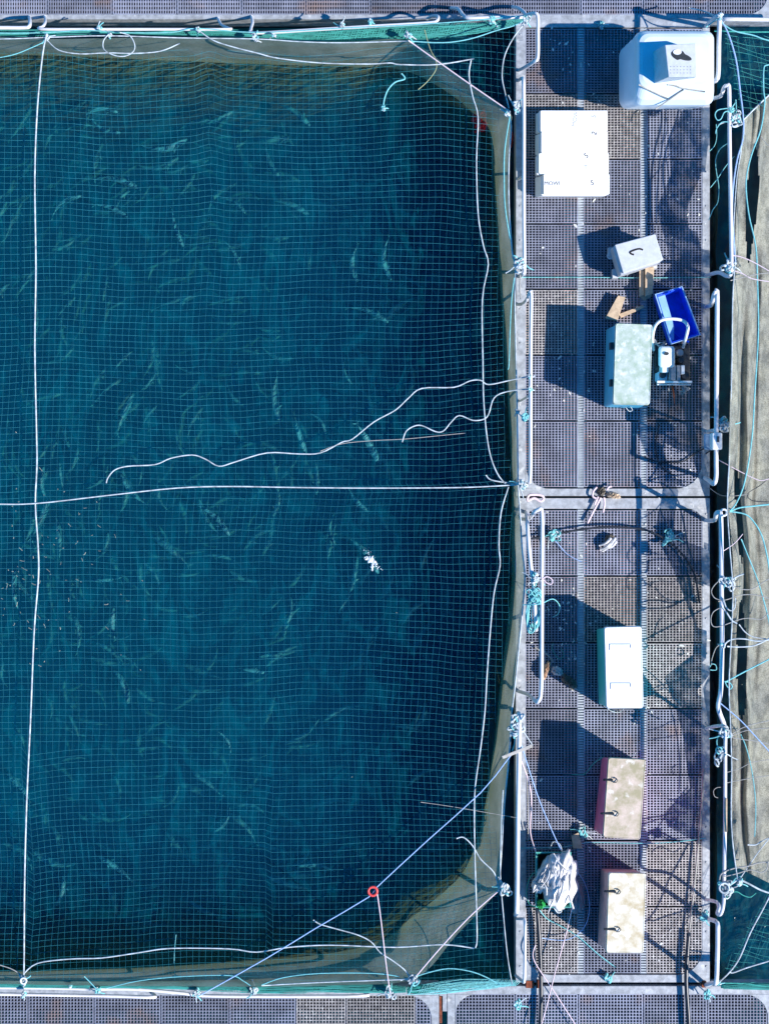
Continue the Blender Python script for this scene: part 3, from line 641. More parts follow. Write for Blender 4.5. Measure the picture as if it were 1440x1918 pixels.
def ropes_right():
    z = .98
    rope('white rope bowed from the top right post down to the knotted rail', [(1345,30),(1362,58),(1378,110),(1386,170),(1392,222),(1391,260),(1380,300),(1373,350),(1371,400),(1375,460),(1377,492)], 'blue_rope', r=.013, z=z)
    rope('white twin rope just right of the knotted rail', [(1393,225),(1388,280),(1380,330),(1375,400),(1374,450)], r=.009, z=.93)
    rope('cyan rope slanting from the top right post out of the picture', [(1345,30),(1352,42),(1375,57),(1410,65),(1445,76),(1540,90)], 'cyan_rope', r=.012, z=z)
    rope('straight green rope at the top of the right hand pen', [(1338,57),(1400,59),(1445,59),(1560,60)], 'green_rope', r=.012, z=.7)
    rope('short cyan stay from the top right post to the walkway corner', [(1345,32),(1335,40),(1322,50)], 'cyan_rope', r=.012, z=.9)
    rope('white line from the tank side of the top walkway to the post', [(1290,14,.4),(1318,20,.6),(1345,32,.98)], r=.012)
    rope('long cyan rope winding down the beige net', [(1460,120),(1436,121),(1430,130),(1430,170),(1432,190),(1425,240),(1407,290),(1397,340),(1402,400),(1415,460),(1418,520),(1420,620),(1413,740),(1408,820),(1395,900),(1380,940),(1366,958)], 'cyan_rope', r=.012, z=.99)
    rope('white rope along the slanted top edge of the beige net', [(1392,224),(1418,198),(1450,168),(1520,105)], r=.012, z=.93)
    rope('white headline rope along the left edge of the beige net', [(1376,498),(1372,560),(1370,700),(1366,850),(1362,940),(1366,1020),(1372,1100),(1370,1180),(1365,1280),(1368,1360),(1370,1440),(1369,1520),(1372,1580),(1381,1648)], r=.010, z=1.12)
    rope('cyan rope from the white ring running straight right', [(1366,958),(1385,951),(1410,948),(1450,944),(1560,935)], 'cyan_rope', r=.013, z=z)
    rope('cyan rope from the white ring curving down and right', [(1366,958),(1395,963),(1412,978),(1427,1005),(1437,1045),(1445,1090),(1470,1150)], 'cyan_rope', r=.012, z=z)
    rope('cyan rope hanging between the curved rope and the rope tangle', [(1388,1010),(1402,1045),(1418,1085),(1430,1125),(1440,1165),(1445,1200)], 'cyan_rope', r=.010, z=z)
    rope('thin pink cord rising from the rail to the beige net', [(1353,1033),(1375,1018),(1391,1000)], 'pink_rope', r=.007, z=z)
    rope('thin pink cord slanting right below the small winch box', [(1343,860),(1380,880),(1410,895),(1426,900),(1445,895)], 'pink_rope', r=.007, z=z)
    rope('thin dark cord kinked on the beige net', [(1448,888),(1425,908),(1400,925),(1410,938),(1448,940)], 'black', r=.007, z=.5)
    rope('thin cord from the walkway joint to the beige net', [(1330,915,.2),(1348,927,.5),(1370,929,.9),(1400,926,.9)], 'grey_rope', r=.006)
    rope('white loop bulging left at the top of the rope tangle', [(1352,1125),(1338,1120),(1332,1108),(1338,1096),(1350,1085)], 'grey_rope', r=.008, z=1.03)
    rope('lower white loop of the rope tangle, trailing far right', [(1350,1138),(1336,1146),(1331,1160),(1335,1173),(1350,1173),(1380,1162),(1400,1158),(1425,1160),(1438,1148)], 'grey_rope', r=.008, z=1.03)
    rope('pale rope from the tangle crossing the beige net', [(1345,1127),(1365,1122),(1385,1115),(1410,1114),(1430,1118),(1450,1124)], 'grey_rope', r=.008, z=1.02)
    rope('pale rope with a low dip crossing the beige net above the tangle', [(1372,1098),(1390,1104),(1410,1103),(1430,1090),(1450,1080)], 'grey_rope', r=.008, z=1.02)
    rope('short thick white rope end hanging from the tangle', [(1352,1136),(1362,1150),(1371,1163),(1381,1168)], r=.013, z=1.04)
    rope('white U shaped bight below the tangle knot', [(1354,1120),(1360,1138),(1369,1144),(1376,1138),(1377,1120)], r=.011, z=1.05)
    rope('white rope fanned right from the tangle knot', [(1368,1088),(1380,1080),(1393,1075)], r=.013, z=1.05)
    rope('upper of two white ropes leading right from the middle eye', [(1354,1212),(1362,1202),(1375,1197),(1395,1197),(1420,1201),(1450,1196)], r=.013, z=1.03)
    rope('lower of two white ropes leading right from the middle eye', [(1362,1211),(1385,1212),(1410,1210),(1430,1202),(1450,1190)], r=.012, z=1.02)
    rope('pale rope sagging down to join the two white ropes', [(1384,1170),(1395,1184),(1410,1193),(1435,1197)], r=.010, z=1.0)
    rope('thin loop reaching left over the dark water at mid rail', [(1350,1206),(1340,1215),(1333,1235),(1332,1246)], 'grey_rope', r=.008, z=.7)
    rope('small green loop on the walkway edge at mid rail', [(1329,1250),(1333,1244),(1340,1246),(1341,1255),(1330,1255)], 'cyan_rope', r=.008, z=.4)
    rope('straight cyan line slanting up to the right from the rail', [(1358,1278),(1395,1258),(1450,1230),(1560,1172)], 'cyan_rope', r=.012, z=1.02)
    rope('small white eye loop under the slanting cyan line', [(1357,1276),(1361,1285),(1367,1291),(1371,1286),(1366,1279),(1358,1277)], 'cyan_rope', r=.009, z=1.02)
    rope('blue line slanting down to the right over the beige net', [(1348,1317),(1370,1335),(1390,1353),(1415,1380),(1450,1418),(1540,1512)], 'blue_rope', r=.010, z=1.0)
    rope('thin pale rope rising right from the lower lashing', [(1368,1377),(1385,1366),(1410,1357),(1450,1348)], 'grey_rope', r=.008, z=1.0)
    rope('thin pale rope running right above the long cord', [(1372,1378),(1400,1368),(1440,1364)], 'grey_rope', r=.007, z=1.0)
    rope('thin pale rope falling right from the lower lashing', [(1360,1380),(1395,1386),(1425,1390),(1450,1398)], 'grey_rope', r=.008, z=1.0)
    rope('long thin cord hanging down the folded beige net', [(1387,1376),(1397,1400),(1407,1440),(1414,1490),(1415,1530),(1413,1568)], 'cyan_rope', r=.008, z=.9)
    rope('upper thin line crossing the folds near the bottom', [(1358,1448),(1385,1440),(1410,1428),(1450,1422)], 'grey_rope', r=.006, z=.95)
    rope('lower thin line crossing the folds near the bottom', [(1360,1467),(1390,1461),(1420,1456),(1450,1452)], 'grey_rope', r=.006, z=.95)
    rope('faint loop over the dark water beside the wooden strip', [(1345,1495),(1338,1492),(1336,1482),(1342,1476),(1350,1475)], 'grey_rope', r=.006, z=.5)
    rope('white tie binding the net folds near the bottom', [(1400,1583),(1415,1583),(1425,1577),(1440,1570)], r=.010, z=.95)
    rope('outer pale bight of the bottom rope bundle', [(1347,1650),(1352,1636),(1375,1627),(1400,1623),(1425,1616),(1450,1617)], 'grey_rope', r=.012, z=1.03)
    rope('inner pale bight of the bottom rope bundle', [(1354,1643),(1380,1637),(1405,1630),(1425,1635),(1436,1628),(1438,1614)], 'grey_rope', r=.010, z=1.05)
    rope('pale rope slanting through the bottom rope bundle', [(1448,1562),(1425,1590),(1405,1618),(1382,1652)], r=.008, z=1.0)
    rope('thick white rope along the lower corner of the beige net', [(1360,1664),(1372,1655),(1384,1649),(1400,1655),(1425,1668),(1450,1676)], r=.016, z=1.0)
    rope('green cord hanging in a wave above the bottom right water', [(1360,1682),(1368,1674),(1380,1671),(1392,1678),(1405,1681),(1416,1673)], 'green_rope', r=.008, z=.9)
    rope('white rope slanting down to the bottom right post', [(1445,1672),(1428,1705),(1405,1748),(1385,1795),(1366,1822),(1345,1842)], r=.012, z=.98)
    rope('white rope leading right from the junction near the bottom right post', [(1366,1820),(1372,1823),(1400,1813),(1450,1798),(1560,1765)], r=.012, z=.96)
    rope('teal rope along the top of the bottom right net roll', [(1343,1842),(1390,1843),(1450,1849),(1600,1856)], 'green_rope', r=.010, z=.6)
    rope('thin teal cord dangling over the dark water near the tank', [(1341,232),(1342,255),(1338,272),(1328,283)], 'cyan_rope', r=.006, z=.6)
    rope('thin teal cord wandering from the knotted rail to the walkway edge', [(1362,268),(1347,280),(1340,300),(1342,325),(1346,350),(1344,378),(1335,392),(1327,412)], 'cyan_rope', r=.007, z=.6)
    rope('thin teal cord slanting up to the knotted rail', [(1330,351),(1345,332),(1358,312),(1375,292)], 'cyan_rope', r=.006, z=.7)
    rope('loop of pale rope on the left of the knotted rail', [(1364,202),(1345,205),(1339,214),(1343,224),(1350,222),(1356,210),(1364,207)], 'cyan_rope', r=.009, z=1.04)
    rope('pale rope running left and down off the knotted rail', [(1366,228),(1352,228),(1342,240),(1340,250)], 'cyan_rope', r=.008, z=1.03)
    rope('upper white line fanned right from the rail lashing', [(1370,478),(1385,480),(1410,490),(1450,513)], 'pink_rope', r=.009, z=1.0)
    rope('middle white line fanned right from the rail lashing', [(1370,505),(1390,512),(1410,522),(1450,528)], 'pink_rope', r=.008, z=1.0)
    rope('lower white line fanned right from the rail lashing', [(1368,525),(1395,518),(1425,512),(1450,510)], 'grey_rope', r=.008, z=1.0)
    rope('thin line tied over the beige net at the far right edge', [(1425,255),(1435,268),(1450,280)], 'grey_rope', r=.006, z=.9)
ropes_right()

# ---------------- knots and lashings ----------------
def knot(px, py, z, size, label, mats=('white_rope', 'cyan_rope'), n=7, seed=0, tails=2):
    size *= .88
    R = random.Random(int(px*7+py)); t = thing('rope_lashing', label, 'lashing', at(px, py, z), 'rope lashings along the pen edges')
    for mi, m in enumerate(mats):
        b = MB()
        for k in range(n if mi == 0 else 2):
            cx, cy = px+R.gauss(0, .13)*size, py+R.gauss(0, .2)*size
            a = R.uniform(0, 3.1); ra, rb = R.uniform(.12, .36)*size, R.uniform(.06, .2)*size; pts = []
            for q in range(7):
                th = q/7*2*math.pi; u, v = ra*math.cos(th), rb*math.sin(th)
                pts.append(at(cx+u*math.cos(a)-v*math.sin(a), cy+u*math.sin(a)+v*math.cos(a), z+.04*math.sin(th*2+k)))
            b.tube(pts, R.uniform(.009, .018), 5, 2, closed=True)
        b.build('rope_turn', m, t, True)
    for k in range(tails):
        a = R.uniform(0, 6.28); x, y = px, py; pts = [at(x, y, z)]
        for q in range(3):
            a += R.uniform(-.6, .6); x += math.cos(a)*size*.4; y += math.sin(a)*size*.4; pts.append(at(x, y, z-.03*q))
        b = MB(); b.tube(pts, .009, 5, 3); b.build('rope_tail', mats[k % len(mats)], t, True)
K = [(88,68,.82,15,'white knot at the top left corner of the pen'),(62*3,52,.75,13,'white knot on the top rail right of the first knot'),
 (205,66,.8,9,'small knot at the rope loop on the top edge'),(371,54,.75,13,'knot where the upper edge rope starts'),(478,70,.8,14,'knot beside the gap in the top rails'),
 (513,65,.8,9,'small white knot on the thin end of the green roll'),(640,46,.7,16,'white knot on the middle of the green roll'),(694,40,.7,12,'cyan knot on the rail above the green roll'),
 (765,66,.82,16,'white knot where the slanting rope meets the top edge'),(922,35,.7,17,'cyan knot near the top right corner of the pen'),(985,36,1,16,'knot on the short handrail at the top left of the walkway'),
 (968,200,.95,26,'bulky knot on the rail by the tank shadow'),(950,210,.85,14,'knot at the lower end of the slanting top rope'),(972,492,1,30,'bulky white lashing on the rail below the polystyrene boxes'),(992,705,1,9,'tiny knot at the end of the long wavy rope'),
 (992,728,1,9,'tiny knot at the end of the shorter wavy rope'),(984,782,1,20,'cyan knot on the rail below the stained tub'),(968,770,.9,10,'small knot on the net wall above the walkway joint'),
 (978,908,1,24,'white knot on the middle seam by the walkway joint'),(1000,1084,1,24,'knot on the rail above the turquoise coil'),
 (968,1362,1,44,'largest white lashing on the rail above the plank'),(948,1666,.95,26,'knot at the upper end of the slanting bottom rope'),(774,1840,.9,24,'knot at the lower end of the slanting bottom rope'),
 (44,1838,.9,16,'knot at the bottom end of the thick seam rope'),(44,1862,.6,12,'small knot under the seam rope on the low rail'),(182,1856,.6,15,'cyan knot on the low rail at bottom left'),(132,1847,.6,8,'tiny white knot between the seam rope and the cyan knot'),
 (368,1862,.6,16,'knot where the blue slanting line is tied'),(477,1856,.6,20,'white knot near the middle of the bottom edge'),(731,1862,.7,24,'knot at the foot of the pink line'),
 (1380,222,1.0,34,'thick white lashing on the knotted right rail'),(1368,205,1.0,16,'small cyan knot on top of the knotted right rail'),(1366,500,1.0,28,'white lashing at the foot of the knotted right rail'),
 (1356,796,1.0,30,'white lashing just above the small winch box'),(1362,1088,1.03,34,'white knot of the tangle on the lower right rail'),(1354,1208,1.0,10,'small knot of the middle eye on the lower right rail'),
 (1358,1374,1.0,30,'white lashing in the gap between the lower right rails'),(1349,1412,1.0,34,'tangled lashing with a long tail above the wooden strip'),(1362,1664,1.02,34,'bulky lashing at the bottom rope bundle'),
 (1385,1655,1.0,16,'white knot at the lower corner of the beige net'),(1320,1716,.15,20,'teal knot on the walkway edge near the bottom right'),(1348,28,1,14,'knot on the top right post'),(1345,1841,.9,12,'cyan knot on the bottom right post'),
 (1036,1003,.14,28,'cyan knot tied round the black hose'),(1252,1004,.1,30,'thin cyan knot near the right end of the black hose'),(1126,45,.05,14,'teal knot on the beam above the tank shadow'),(1138,1834,.05,18,'teal loop knot on the bottom beam of the lower walkway'),
 (970,1882,.5,20,'cyan knot on the crosswise walkway at the bottom corner'),(1325,1862,.2,16,'teal knot at the bottom right walkway corner'),(1090,1560,.06,22,'teal cord tangle beside the wood scrap'),(718,203,.86,9,'small knot at the end of the short cyan rope')]
for (x, y, z, s_, lab) in K:
    ms = ('cyan_rope', 'white_rope') if ('cyan' in lab or 'teal' in lab) else ('white_rope', 'cyan_rope')
    knot(x, y, z, s_, lab, ms, n=4+int(s_/5), tails=2 if s_ > 12 else 1)

# turquoise rope coil
t = thing('rope_coil', 'turquoise rope coil hanging on the handrail of the lower walkway', 'rope coil', at(998, 1140, .9))
b = MB(); R = random.Random(3)
for k in range(9):
    cx = 997+R.uniform(-5, 5); top = 1108+R.uniform(-4, 12); bot = 1180+R.uniform(-18, 6); wd = R.uniform(4, 11)
    b.tube([at(cx, top, .95), at(cx-wd, (top+bot)/2, .93), at(cx-wd*.9, bot-6, .8), at(cx, bot, .75), at(cx+wd*.9, bot-8, .8), at(cx+wd, (top+bot)/2, .95)], .010, 5, 4, closed=True)
b.build('coil_turn', 'cyan_rope', t, True)
b = MB()
for k in range(12):
    x, y = 997+R.uniform(-9, 12), 1112+R.uniform(-8, 14)
    b.tube([at(x-6, y, 1), at(x, y-5, 1.05), at(x+6, y+2, 1.02), at(x, y+5, 1)], .010, 5, 3, closed=True)
b.build('binding', 'cyan_rope', t, True)
b = MB(); b.tube([at(980,1133,.9), at(1012,1131,1.03), at(1035,1122,.5), at(1048,1135,.3), at(1045,1150,.1), at(1035,1156,.05)], .009, 5, 4)
b.build('loose_end', 'cyan_rope', t, True)

# rings
def ring(px, py, z, rad, tr, m, label, cat='ring'):
    b = MB(); n = 20; b.tube([at(px+rad*math.cos(k/n*2*math.pi), py+rad*math.sin(k/n*2*math.pi), z) for k in range(n)], tr, 8, 1, closed=True)
    tag(b.build('ring', m, None, True), label, cat)
ring(698, 1670, .97, 8.2, .020, 'red', 'small red ring on the long blue line over the pen')
ring(1355, 960, 1.04, 6, .016, 'white', 'small white ring on the right rail where the cyan ropes meet')
ring(1356, 1664, 1.08, 9, .014, 'white_rope', 'pale blue rope ring in the bottom right lashing', 'rope ring')
ring(44, 1838, .95, 5.5, .013, 'white', 'white ring at the foot of the thick seam rope')
def flatloop(pts, z, r, m, name, label, cat):
    b = MB(); b.tube([at(x, y, z) for x, y in pts], r, 8, 4, closed=True); tag(b.build(name, m, None, True), label, cat)
flatloop([(988,938),(990,928),(1000,926),(1014,928),(1018,934),(1012,939),(1000,933)], .35, .020, 'pink_rope', 'hook_handle', 'pale pink bent hook lying on the walkway joint beside the seam knot', 'hook')

# ---------------- polystyrene boxes ----------------
def text_mesh(txt, size, thick=.0):
    cu = bpy.data.curves.new('t', 'FONT'); cu.body = txt; cu.size = size; cu.align_x = 'CENTER'; cu.align_y = 'CENTER'; cu.extrude = .001
    o = bpy.data.objects.new('t', cu); C.objects.link(o); dg = bpy.context.evaluated_depsgraph_get(); dg.update()
    me = bpy.data.meshes.new_from_object(o.evaluated_get(dg)); bpy.data.objects.remove(o); return me
def mark(txt, size, px, py, z, rot, par, m='ink', name='marking'):
    me = text_mesh(txt, size); me.materials.clear(); me.materials.append(M[m]); o = bpy.data.objects.new(name, me); C.objects.link(o)
    o.parent = par; p = Vector(at(px, py, z)); o.location = p-par.location; o.rotation_euler = (0, 0, math.radians(rot)); return o
labs = ['polystyrene box with a faint mark, nearest the tank', 'second polystyrene box below the tank, with a black mark at its right end',
        'third polystyrene box below the tank, marked near its middle', 'polystyrene box with handwriting at both ends, farthest from the tank']
eds = [206, 246, 286, 325, 364]
jit = [(-1, 0), (0, 1), (-3, 3), (3, 4)]
for k in range(4):
    h = .36+.003*(k % 2); y0, y1 = eds[k], eds[k+1]; x0, x1 = 1013+jit[k][0]*1.5, 1137+jit[k][1]
    t = thing('polystyrene_box', labs[k], 'box', at((x0+x1)/2, (y0+y1)/2, 0), 'white polystyrene fish boxes')
    b = MB(); b.loft([rr_ring(1002+(k==0)*1, 1130, y0+6, y1+5, 0.0, 3), rr_ring(x0-4, x1-4, y0+3, y1+2, h-.07, 4)], True, True); b.build('box_body', 'foam', t)
    b = MB(); b.loft([rr_ring(x0-2.2, x1-1, y0+.3, y1-.1, h-.07, 3), rr_ring(x0, x1, y0+.05, y1-.05, h-.008, 2.5), rr_ring(x0+.9, x1-.9, y0+.7, y1-.7, h, 2)]); b.build('lid', 'foam', t)
    zt = h+.0012
    if k == 0: mark('5', .10, 1112, 217, zt, 80, t, 'ink2'); mark('MOW', .09, 1077, 222, zt, 80, t, 'ink2')
    if k == 1: mark('5', .11, 1113, 262-18, zt, 75, t, 'ink') if False else mark('2', .11, 1113, 249, zt, 70, t, 'ink'); 
    if k == 2: mark('5', .11, 1098, 291, zt, 40, t, 'ink'); mark('T', .10, 1097, 305+8, zt, 0, t, 'ink2')
    if k == 3: mark('MOWI', .085, 1034, 343, zt, 0, t, 'ink'); mark('5', .11, 1109, 342, zt, 5, t, 'ink')

# ---------------- white tank with a scoop box ----------------
t = thing('water_tank', 'big white ribbed plastic tank standing at the top of the walkway', 'tank', at(1235, 150, 0))
b = MB(); rings = []
prof = [(0, 1160, 1300, 92, 200, 16), (.12, 1159, 1306, 88, 203, 17)]
for q in range(7):
    z = .2+.13*q; f = (z-.2)/.9; off = 2.4 if q % 2 else 0
    prof.append((z, 1161+f*25+off*1.5, 1306+f*28-off*.6, 86-f*24+off*.5, 204-f*6-off, 14))
prof += [(1.06, 1187, 1336, 59, 196, 15), (1.15, 1190, 1337, 57, 186, 16), (1.21, 1193, 1336, 58, 174, 17), (1.26, 1197, 1333, 62, 164, 18), (1.28, 1204, 1328, 68, 158, 17)]
for z, x0, x1, y0, y1, rd in prof: rings.append(rr_ring(x0, x1, y0, y1, z, rd, 6))
b.loft(rings); o = b.build('tank_body', 'tank', t, False)
for (pts, lab) in (([(1196,158),(1215,168),(1250,184)], ''), ([(1228,203),(1250,188),(1280,167)], ''), ([(1250,158),(1265,160),(1280,165),(1320,171)], '')):
    b = MB(); b.tube([at(x, y, 1.285-.0035*max(0, y-160)*1.2) for x, y in pts], .011, 5, 3); b.build('strap', 'grey_rope', t, True)
t = thing('scoop_box', 'white perforated box with a dark oval opening, on top of the tank', 'box', at(1265, 115, 1.28))
q0 = [(1222,96),(1300,92),(1300,146),(1224,156)]; z1 = 1.62
top = [(1245.5,83),(1303,80),(1305,143),(1252,143)]
b = MB(); b.loft([rings_quad(q0, 1.27), rings_quad(top, z1)]); bevel(b.build('box_body', 'greybox', t), .01)
# dark oval opening + pale disc
b = MB(); pts = []
for k in range(24):
    a = k/24*2*math.pi; u = math.cos(a); v = math.sin(a)
    wv = 1.0 if u < 0 else .62
    pts.append((1276+20*u*math.cos(.32)-9.5*v*wv*math.sin(.32), 104.5+20*u*math.sin(.32)+9.5*v*wv*math.cos(.32)))
b.prism([at(x, y, z1)[:2] for x, y in pts], z1, z1+.006); b.build('opening', 'dark', t)
b = MB(); b.prism([at(1268+8*math.cos(k/16*6.283), 97+5*math.sin(k/16*6.283), z1)[:2] for k in range(16)], z1+.004, z1+.012); b.build('inner_disc', 'white', t)
b = MB()
for i in range(7):
    for j in range(3):
        x, y = 1256+i*6.2, 124+j*6; b.prism([at(x+1*math.cos(k/6*6.283), y+1*math.sin(k/6*6.283), z1)[:2] for k in range(6)], z1, z1+.004)
b.build('perforation', 'ink2', t)

# ---------------- grey box marked 1 ----------------
t = thing('grey_box', 'upside down grey plastic box marked with a black one', 'box', at(1190, 490, 0))
top = [(1151.3,458),(1227,437.6),(1242,486.5),(1167,511.7)]
mid = [(1147,463),(1221,443),(1236,491),(1162,515)]
bot = [(1141,468),(1213,449),(1229,498),(1156,520)]
b = MB(); b.loft([rings_quad(bot, .06), rings_quad(mid, .42), rings_quad(top, .44), rings_quad(top, .5)]); bevel(b.build('box_body', 'greybox', t), .012)
for (x, y) in ((1144,472),(1152,512),(1210,456),(1224,494)):
    b = MB(); a = at(x, y, 0); b.quad_box(a[0]-.06, a[0]+.03, a[1]-.09, a[1]+.05, 0, .12); b.build('foot', 'greybox', t)
b = MB(); st = [(1179,473.5),(1182,469),(1192,467),(1204,468)]
st = [(1204,467.5),(1197,465.5),(1187,468),(1180,471.5),(1181,474.5),(1187,476.5)]
b.tube([at(x, y, .5) for x, y in st], .014, 6, 4); o = b.build('number_one', 'ink', t); 
# handle side notch
b = MB(); b.tube([at(1141,474,.3), at(1137,478,.3), at(1141,484,.3), at(1147,482,.3)], .012, 5, 2); b.build('handle', 'greybox', t)

# ---------------- timber pieces ----------------
def plank(name, label, quad, z0, z1, m='wood', cat='wood'):
    b = MB(); b.loft([rings_quad(quad, z0), rings_quad(quad, z1)]); return tag(bevel(b.build(name, m), .006), label, cat)
plank('timber_block', 'long pale timber beam sticking out from under the grey box, left one', [(1197,503),(1207,503),(1207,552),(1197,556)], 0, .13)
plank('timber_block', 'notched timber beam right of the other one under the grey box', [(1208,500),(1225,500),(1222,550),(1208,556)], .0, .19)
plank('timber_block', 'short wedge of timber across the lower ends of the two beams', [(1196,552),(1221,548),(1219,556),(1206,563)], 0, .10)
plank('timber_block', 'squat timber block above the stained green lidded tub', [(1157,553),(1171,556),(1156,601),(1133,596)], 0, .16, 'wood')
plank('timber_stick', 'thin timber stick pointing from the squat block towards the blue crate', [(1158,588),(1204,571),(1207,576),(1163,595)], 0.0, .06)
plank('timber_stick', 'small broken wood scrap between the red tub and the net bundle', [(1070,1566),(1083,1560),(1091,1590),(1073,1590)], 0, .09)
plank('plank', 'narrow weathered plank laid slanting across the left rail under the largest lashing', [(939,1417),(996,1394),(998,1400),(942,1422)], 1.03, 1.06, 'wood_grey', 'plank')
plank('wooden_strip', 'narrow wooden strip tied upright along the lower right rail', [(1356.5,1496),(1362,1496),(1361.5,1559),(1356,1559)], 1.02, 1.05, 'wood', 'plank')

# ---------------- tubs ----------------
def tub(label, top, base, h, body, lid, group, handles=(), bars=(), lidt=.07, lowlip=True):
    cx = sum(p[0] for p in base)/4; cy = sum(p[1] for p in base)/4
    t = thing('lidded_tub', label, 'tub', at(cx, cy, 0), group)
    def sub(q, s, z):     # shrink about the centre and round the corners
        c = Vector((sum(p[0] for p in q)/4, sum(p[1] for p in q)/4, 0)); P = [c+(Vector((*p, 0))-c)*s for p in q]
        out = []
        for i in range(4):
            p, a, n_ = P[i], P[i-1], P[(i+1) % 4]
            da = (a-p).normalized()*4; dn = (n_-p).normalized()*4
            for f in (0, .33, .66, 1):
                v = p+da*(1-f)**2+dn*f**2; out.append(at(v.x, v.y, z))
        return out[::-1]
    def mixq(f): return [(a[0]+(b_[0]-a[0])*f, a[1]+(b_[1]-a[1])*f) for a, b_ in zip(base, top)]
    b = MB(); b.loft([sub(base, 1, 0), sub(mixq(.88), .985, h-lidt-.02), sub(mixq(.92), 1.0, h-lidt)]); b.build('tub_body', body, t)
    b = MB(); b.loft([sub(mixq(.93), 1.02, h-lidt), sub(top, 1.0, h-.012), sub(top, .985, h)]); b.build('lid', lid, t)
    b = MB(); b.tube(sub(top, .99, h-.004), .009, 5, 1, closed=True); b.build('lid_rim', lid, t, True)
    for (x0, x1, y) in bars:     # moulded handle recess outlines on the lid
        b = MB(); b.tube([at(x0, y+11, h+.004), at(x0, y, h+.006), at(x1, y, h+.006), at(x1, y+7, h+.004)], .008, 5, 1); b.build('lid_rib', 'greybox', t)
    for (x, y, ln) in handles:
        b = MB(); b.tube([at(x, y, h-.16), at(x+5, y, h+.0), at(x+ln*.6, y+1, h+.02)], .018, 6, 1)
        b.tube([at(x+ln*.6, y-3, h+.02), at(x+ln*.6+6, y-3, h+.02), at(x+ln*.6+9, y+1, h+.02), at(x+ln*.6+6, y+5, h+.02), at(x+ln*.6, y+5, h+.02)], .007, 5, 1)
        b.build('latch', 'dark' , t)
    return t
g = 'lidded fish tubs on the walkway'
t1 = tub('pale blue tub with a green stained lid, beside the machine', [(1153.5,605.5),(1221,608),(1216,757),(1148.5,756)], [(1135,616),(1200,618),(1197,765),(1131,762)], .90, 'tub_blue', 'lid_green', g)
for y in (648, 717):
    b = MB(); a = at(1148, y, .78); b.quad_box(a[0]-.05, a[0]-.0, a[1]-.05, a[1]+.05, .72, .84); b.build('hinge', 'dark', t1)
tub('turquoise tub with a clean white lid', [(1132.5,1175.5),(1200.5,1174),(1204,1326),(1136.5,1326.5)], [(1117,1178),(1182,1176),(1186,1318),(1121,1320)], .88, 'tub_teal', 'lid_white', g, bars=[(1142,1181,1207),(1144,1181,1280)])
tub('red tub with a dirty beige lid', [(1140,1420),(1208.5,1423.5),(1198,1573),(1130,1568)], [(1127,1419),(1188,1421),(1180,1560),(1112,1556)], .88, 'tub_red', 'lid_beige', g, handles=[(1131,1461,28),(1126,1524,40)])
tub('pale pink tub with a pale stained lid, lowest on the walkway', [(1141,1635.5),(1209,1637),(1204,1785.5),(1136,1785)], [(1125,1628),(1190,1629),(1184,1771),(1119,1770)], .88, 'tub_beige', 'lid_pale', g, handles=[(1133,1670,34),(1132,1741,36)])

# ---------------- blue crate ----------------
t = thing('blue_crate', 'open blue plastic crate beside the machine handle', 'crate', at(1268, 590, 0))
O = [(1227,551),(1276.6,536.5),(1311,627),(1257,644)]
def inset(q, d):
    c = (sum(p[0] for p in q)/4, sum(p[1] for p in q)/4); return [(c[0]+(x-c[0])*(1-d), c[1]+(y-c[1])*(1-d*.6)) for x, y in q]
B = [(x-7, y+5) for x, y in inset(O, .06)]
b = MB(); ro = rings_quad(O, .38); rb = rings_quad(B, .01); ri = rings_quad(inset(O, .11), .38); rbi = rings_quad([(x-6, y+4) for x, y in inset(O, .2)], .04)
b.loft([rb, ro, ri, rbi], True, True); bevel(b.build('crate_body', 'blue', t), .006)
b = MB(); rr = [Vector(p) for p in rings_quad(O, .385)]; b.tube([tuple(p) for p in rr], .014, 6, 1, closed=True); b.build('rim', mat('crate_rim', (.35, .55, .85), .4), t)
b = MB(); b.prism([at(x, y, .2)[:2] for x, y in [(1232,556),(1245,551),(1262,610),(1262,636),(1256,640)]], .14, .20); b.build('inner_ledge', mat('sunlit_toned_ledge', (.32, .60, .80), .5), t)  # paler blue holds the sunlit look of the left inner wall
b = MB(); b.tube([at(1262,622,.1), at(1275,634,.12), at(1290,640,.1)], .015, 5, 2); b.build('handle', 'blue', t)

# ---------------- pump machine ----------------
t = thing('pump_machine', 'small engine pump with a white tank and a bent tube handle', 'machine', at(1258, 690, 0))
b = MB(); b.tube([at(1224,655,.15), at(1222,632,.4), at(1227,610,.55), at(1240,599,.6), at(1262,597,.6), at(1280,601,.6), at(1288,612,.58), at(1285,630,.5), at(1279,650,.2)], .024, 8, 4); b.build('tube_handle', 'white', t, True)
b = MB(); b.loft([rr_ring(1234,1263,650,686,.25,5), rr_ring(1233,1263.5,648,688,.46,6), rr_ring(1237,1259,652,684,.50,5)]); b.build('fuel_tank', 'white', t, True)
b = MB(); b.pbox(1240,1252,684,697,.2,.44); bevel(b.build('tank_neck', 'white', t), .01)
b = MB(); c = at(1248,662,.52); b.loft([[(c[0]+.035*math.cos(k/12*6.283), c[1]+.025*math.sin(k/12*6.283), z) for k in range(12)] for z in (.49, .53)]); b.build('filler_cap', 'dark', t)
b = MB(); b.pbox(1226,1292,646,716,.06,.12); bevel(b.build('base_plate', 'dark', t), .01)
b = MB(); b.pbox(1253,1267,684,712,.1,.40); bevel(b.build('engine_block', 'grey_metal', t), .012)
b = MB(); b.pbox(1232,1250,696,712,.1,.34); bevel(b.build('pump_housing', mat('pale_blue_pump', (.42, .6, .75), .4), t), .012)
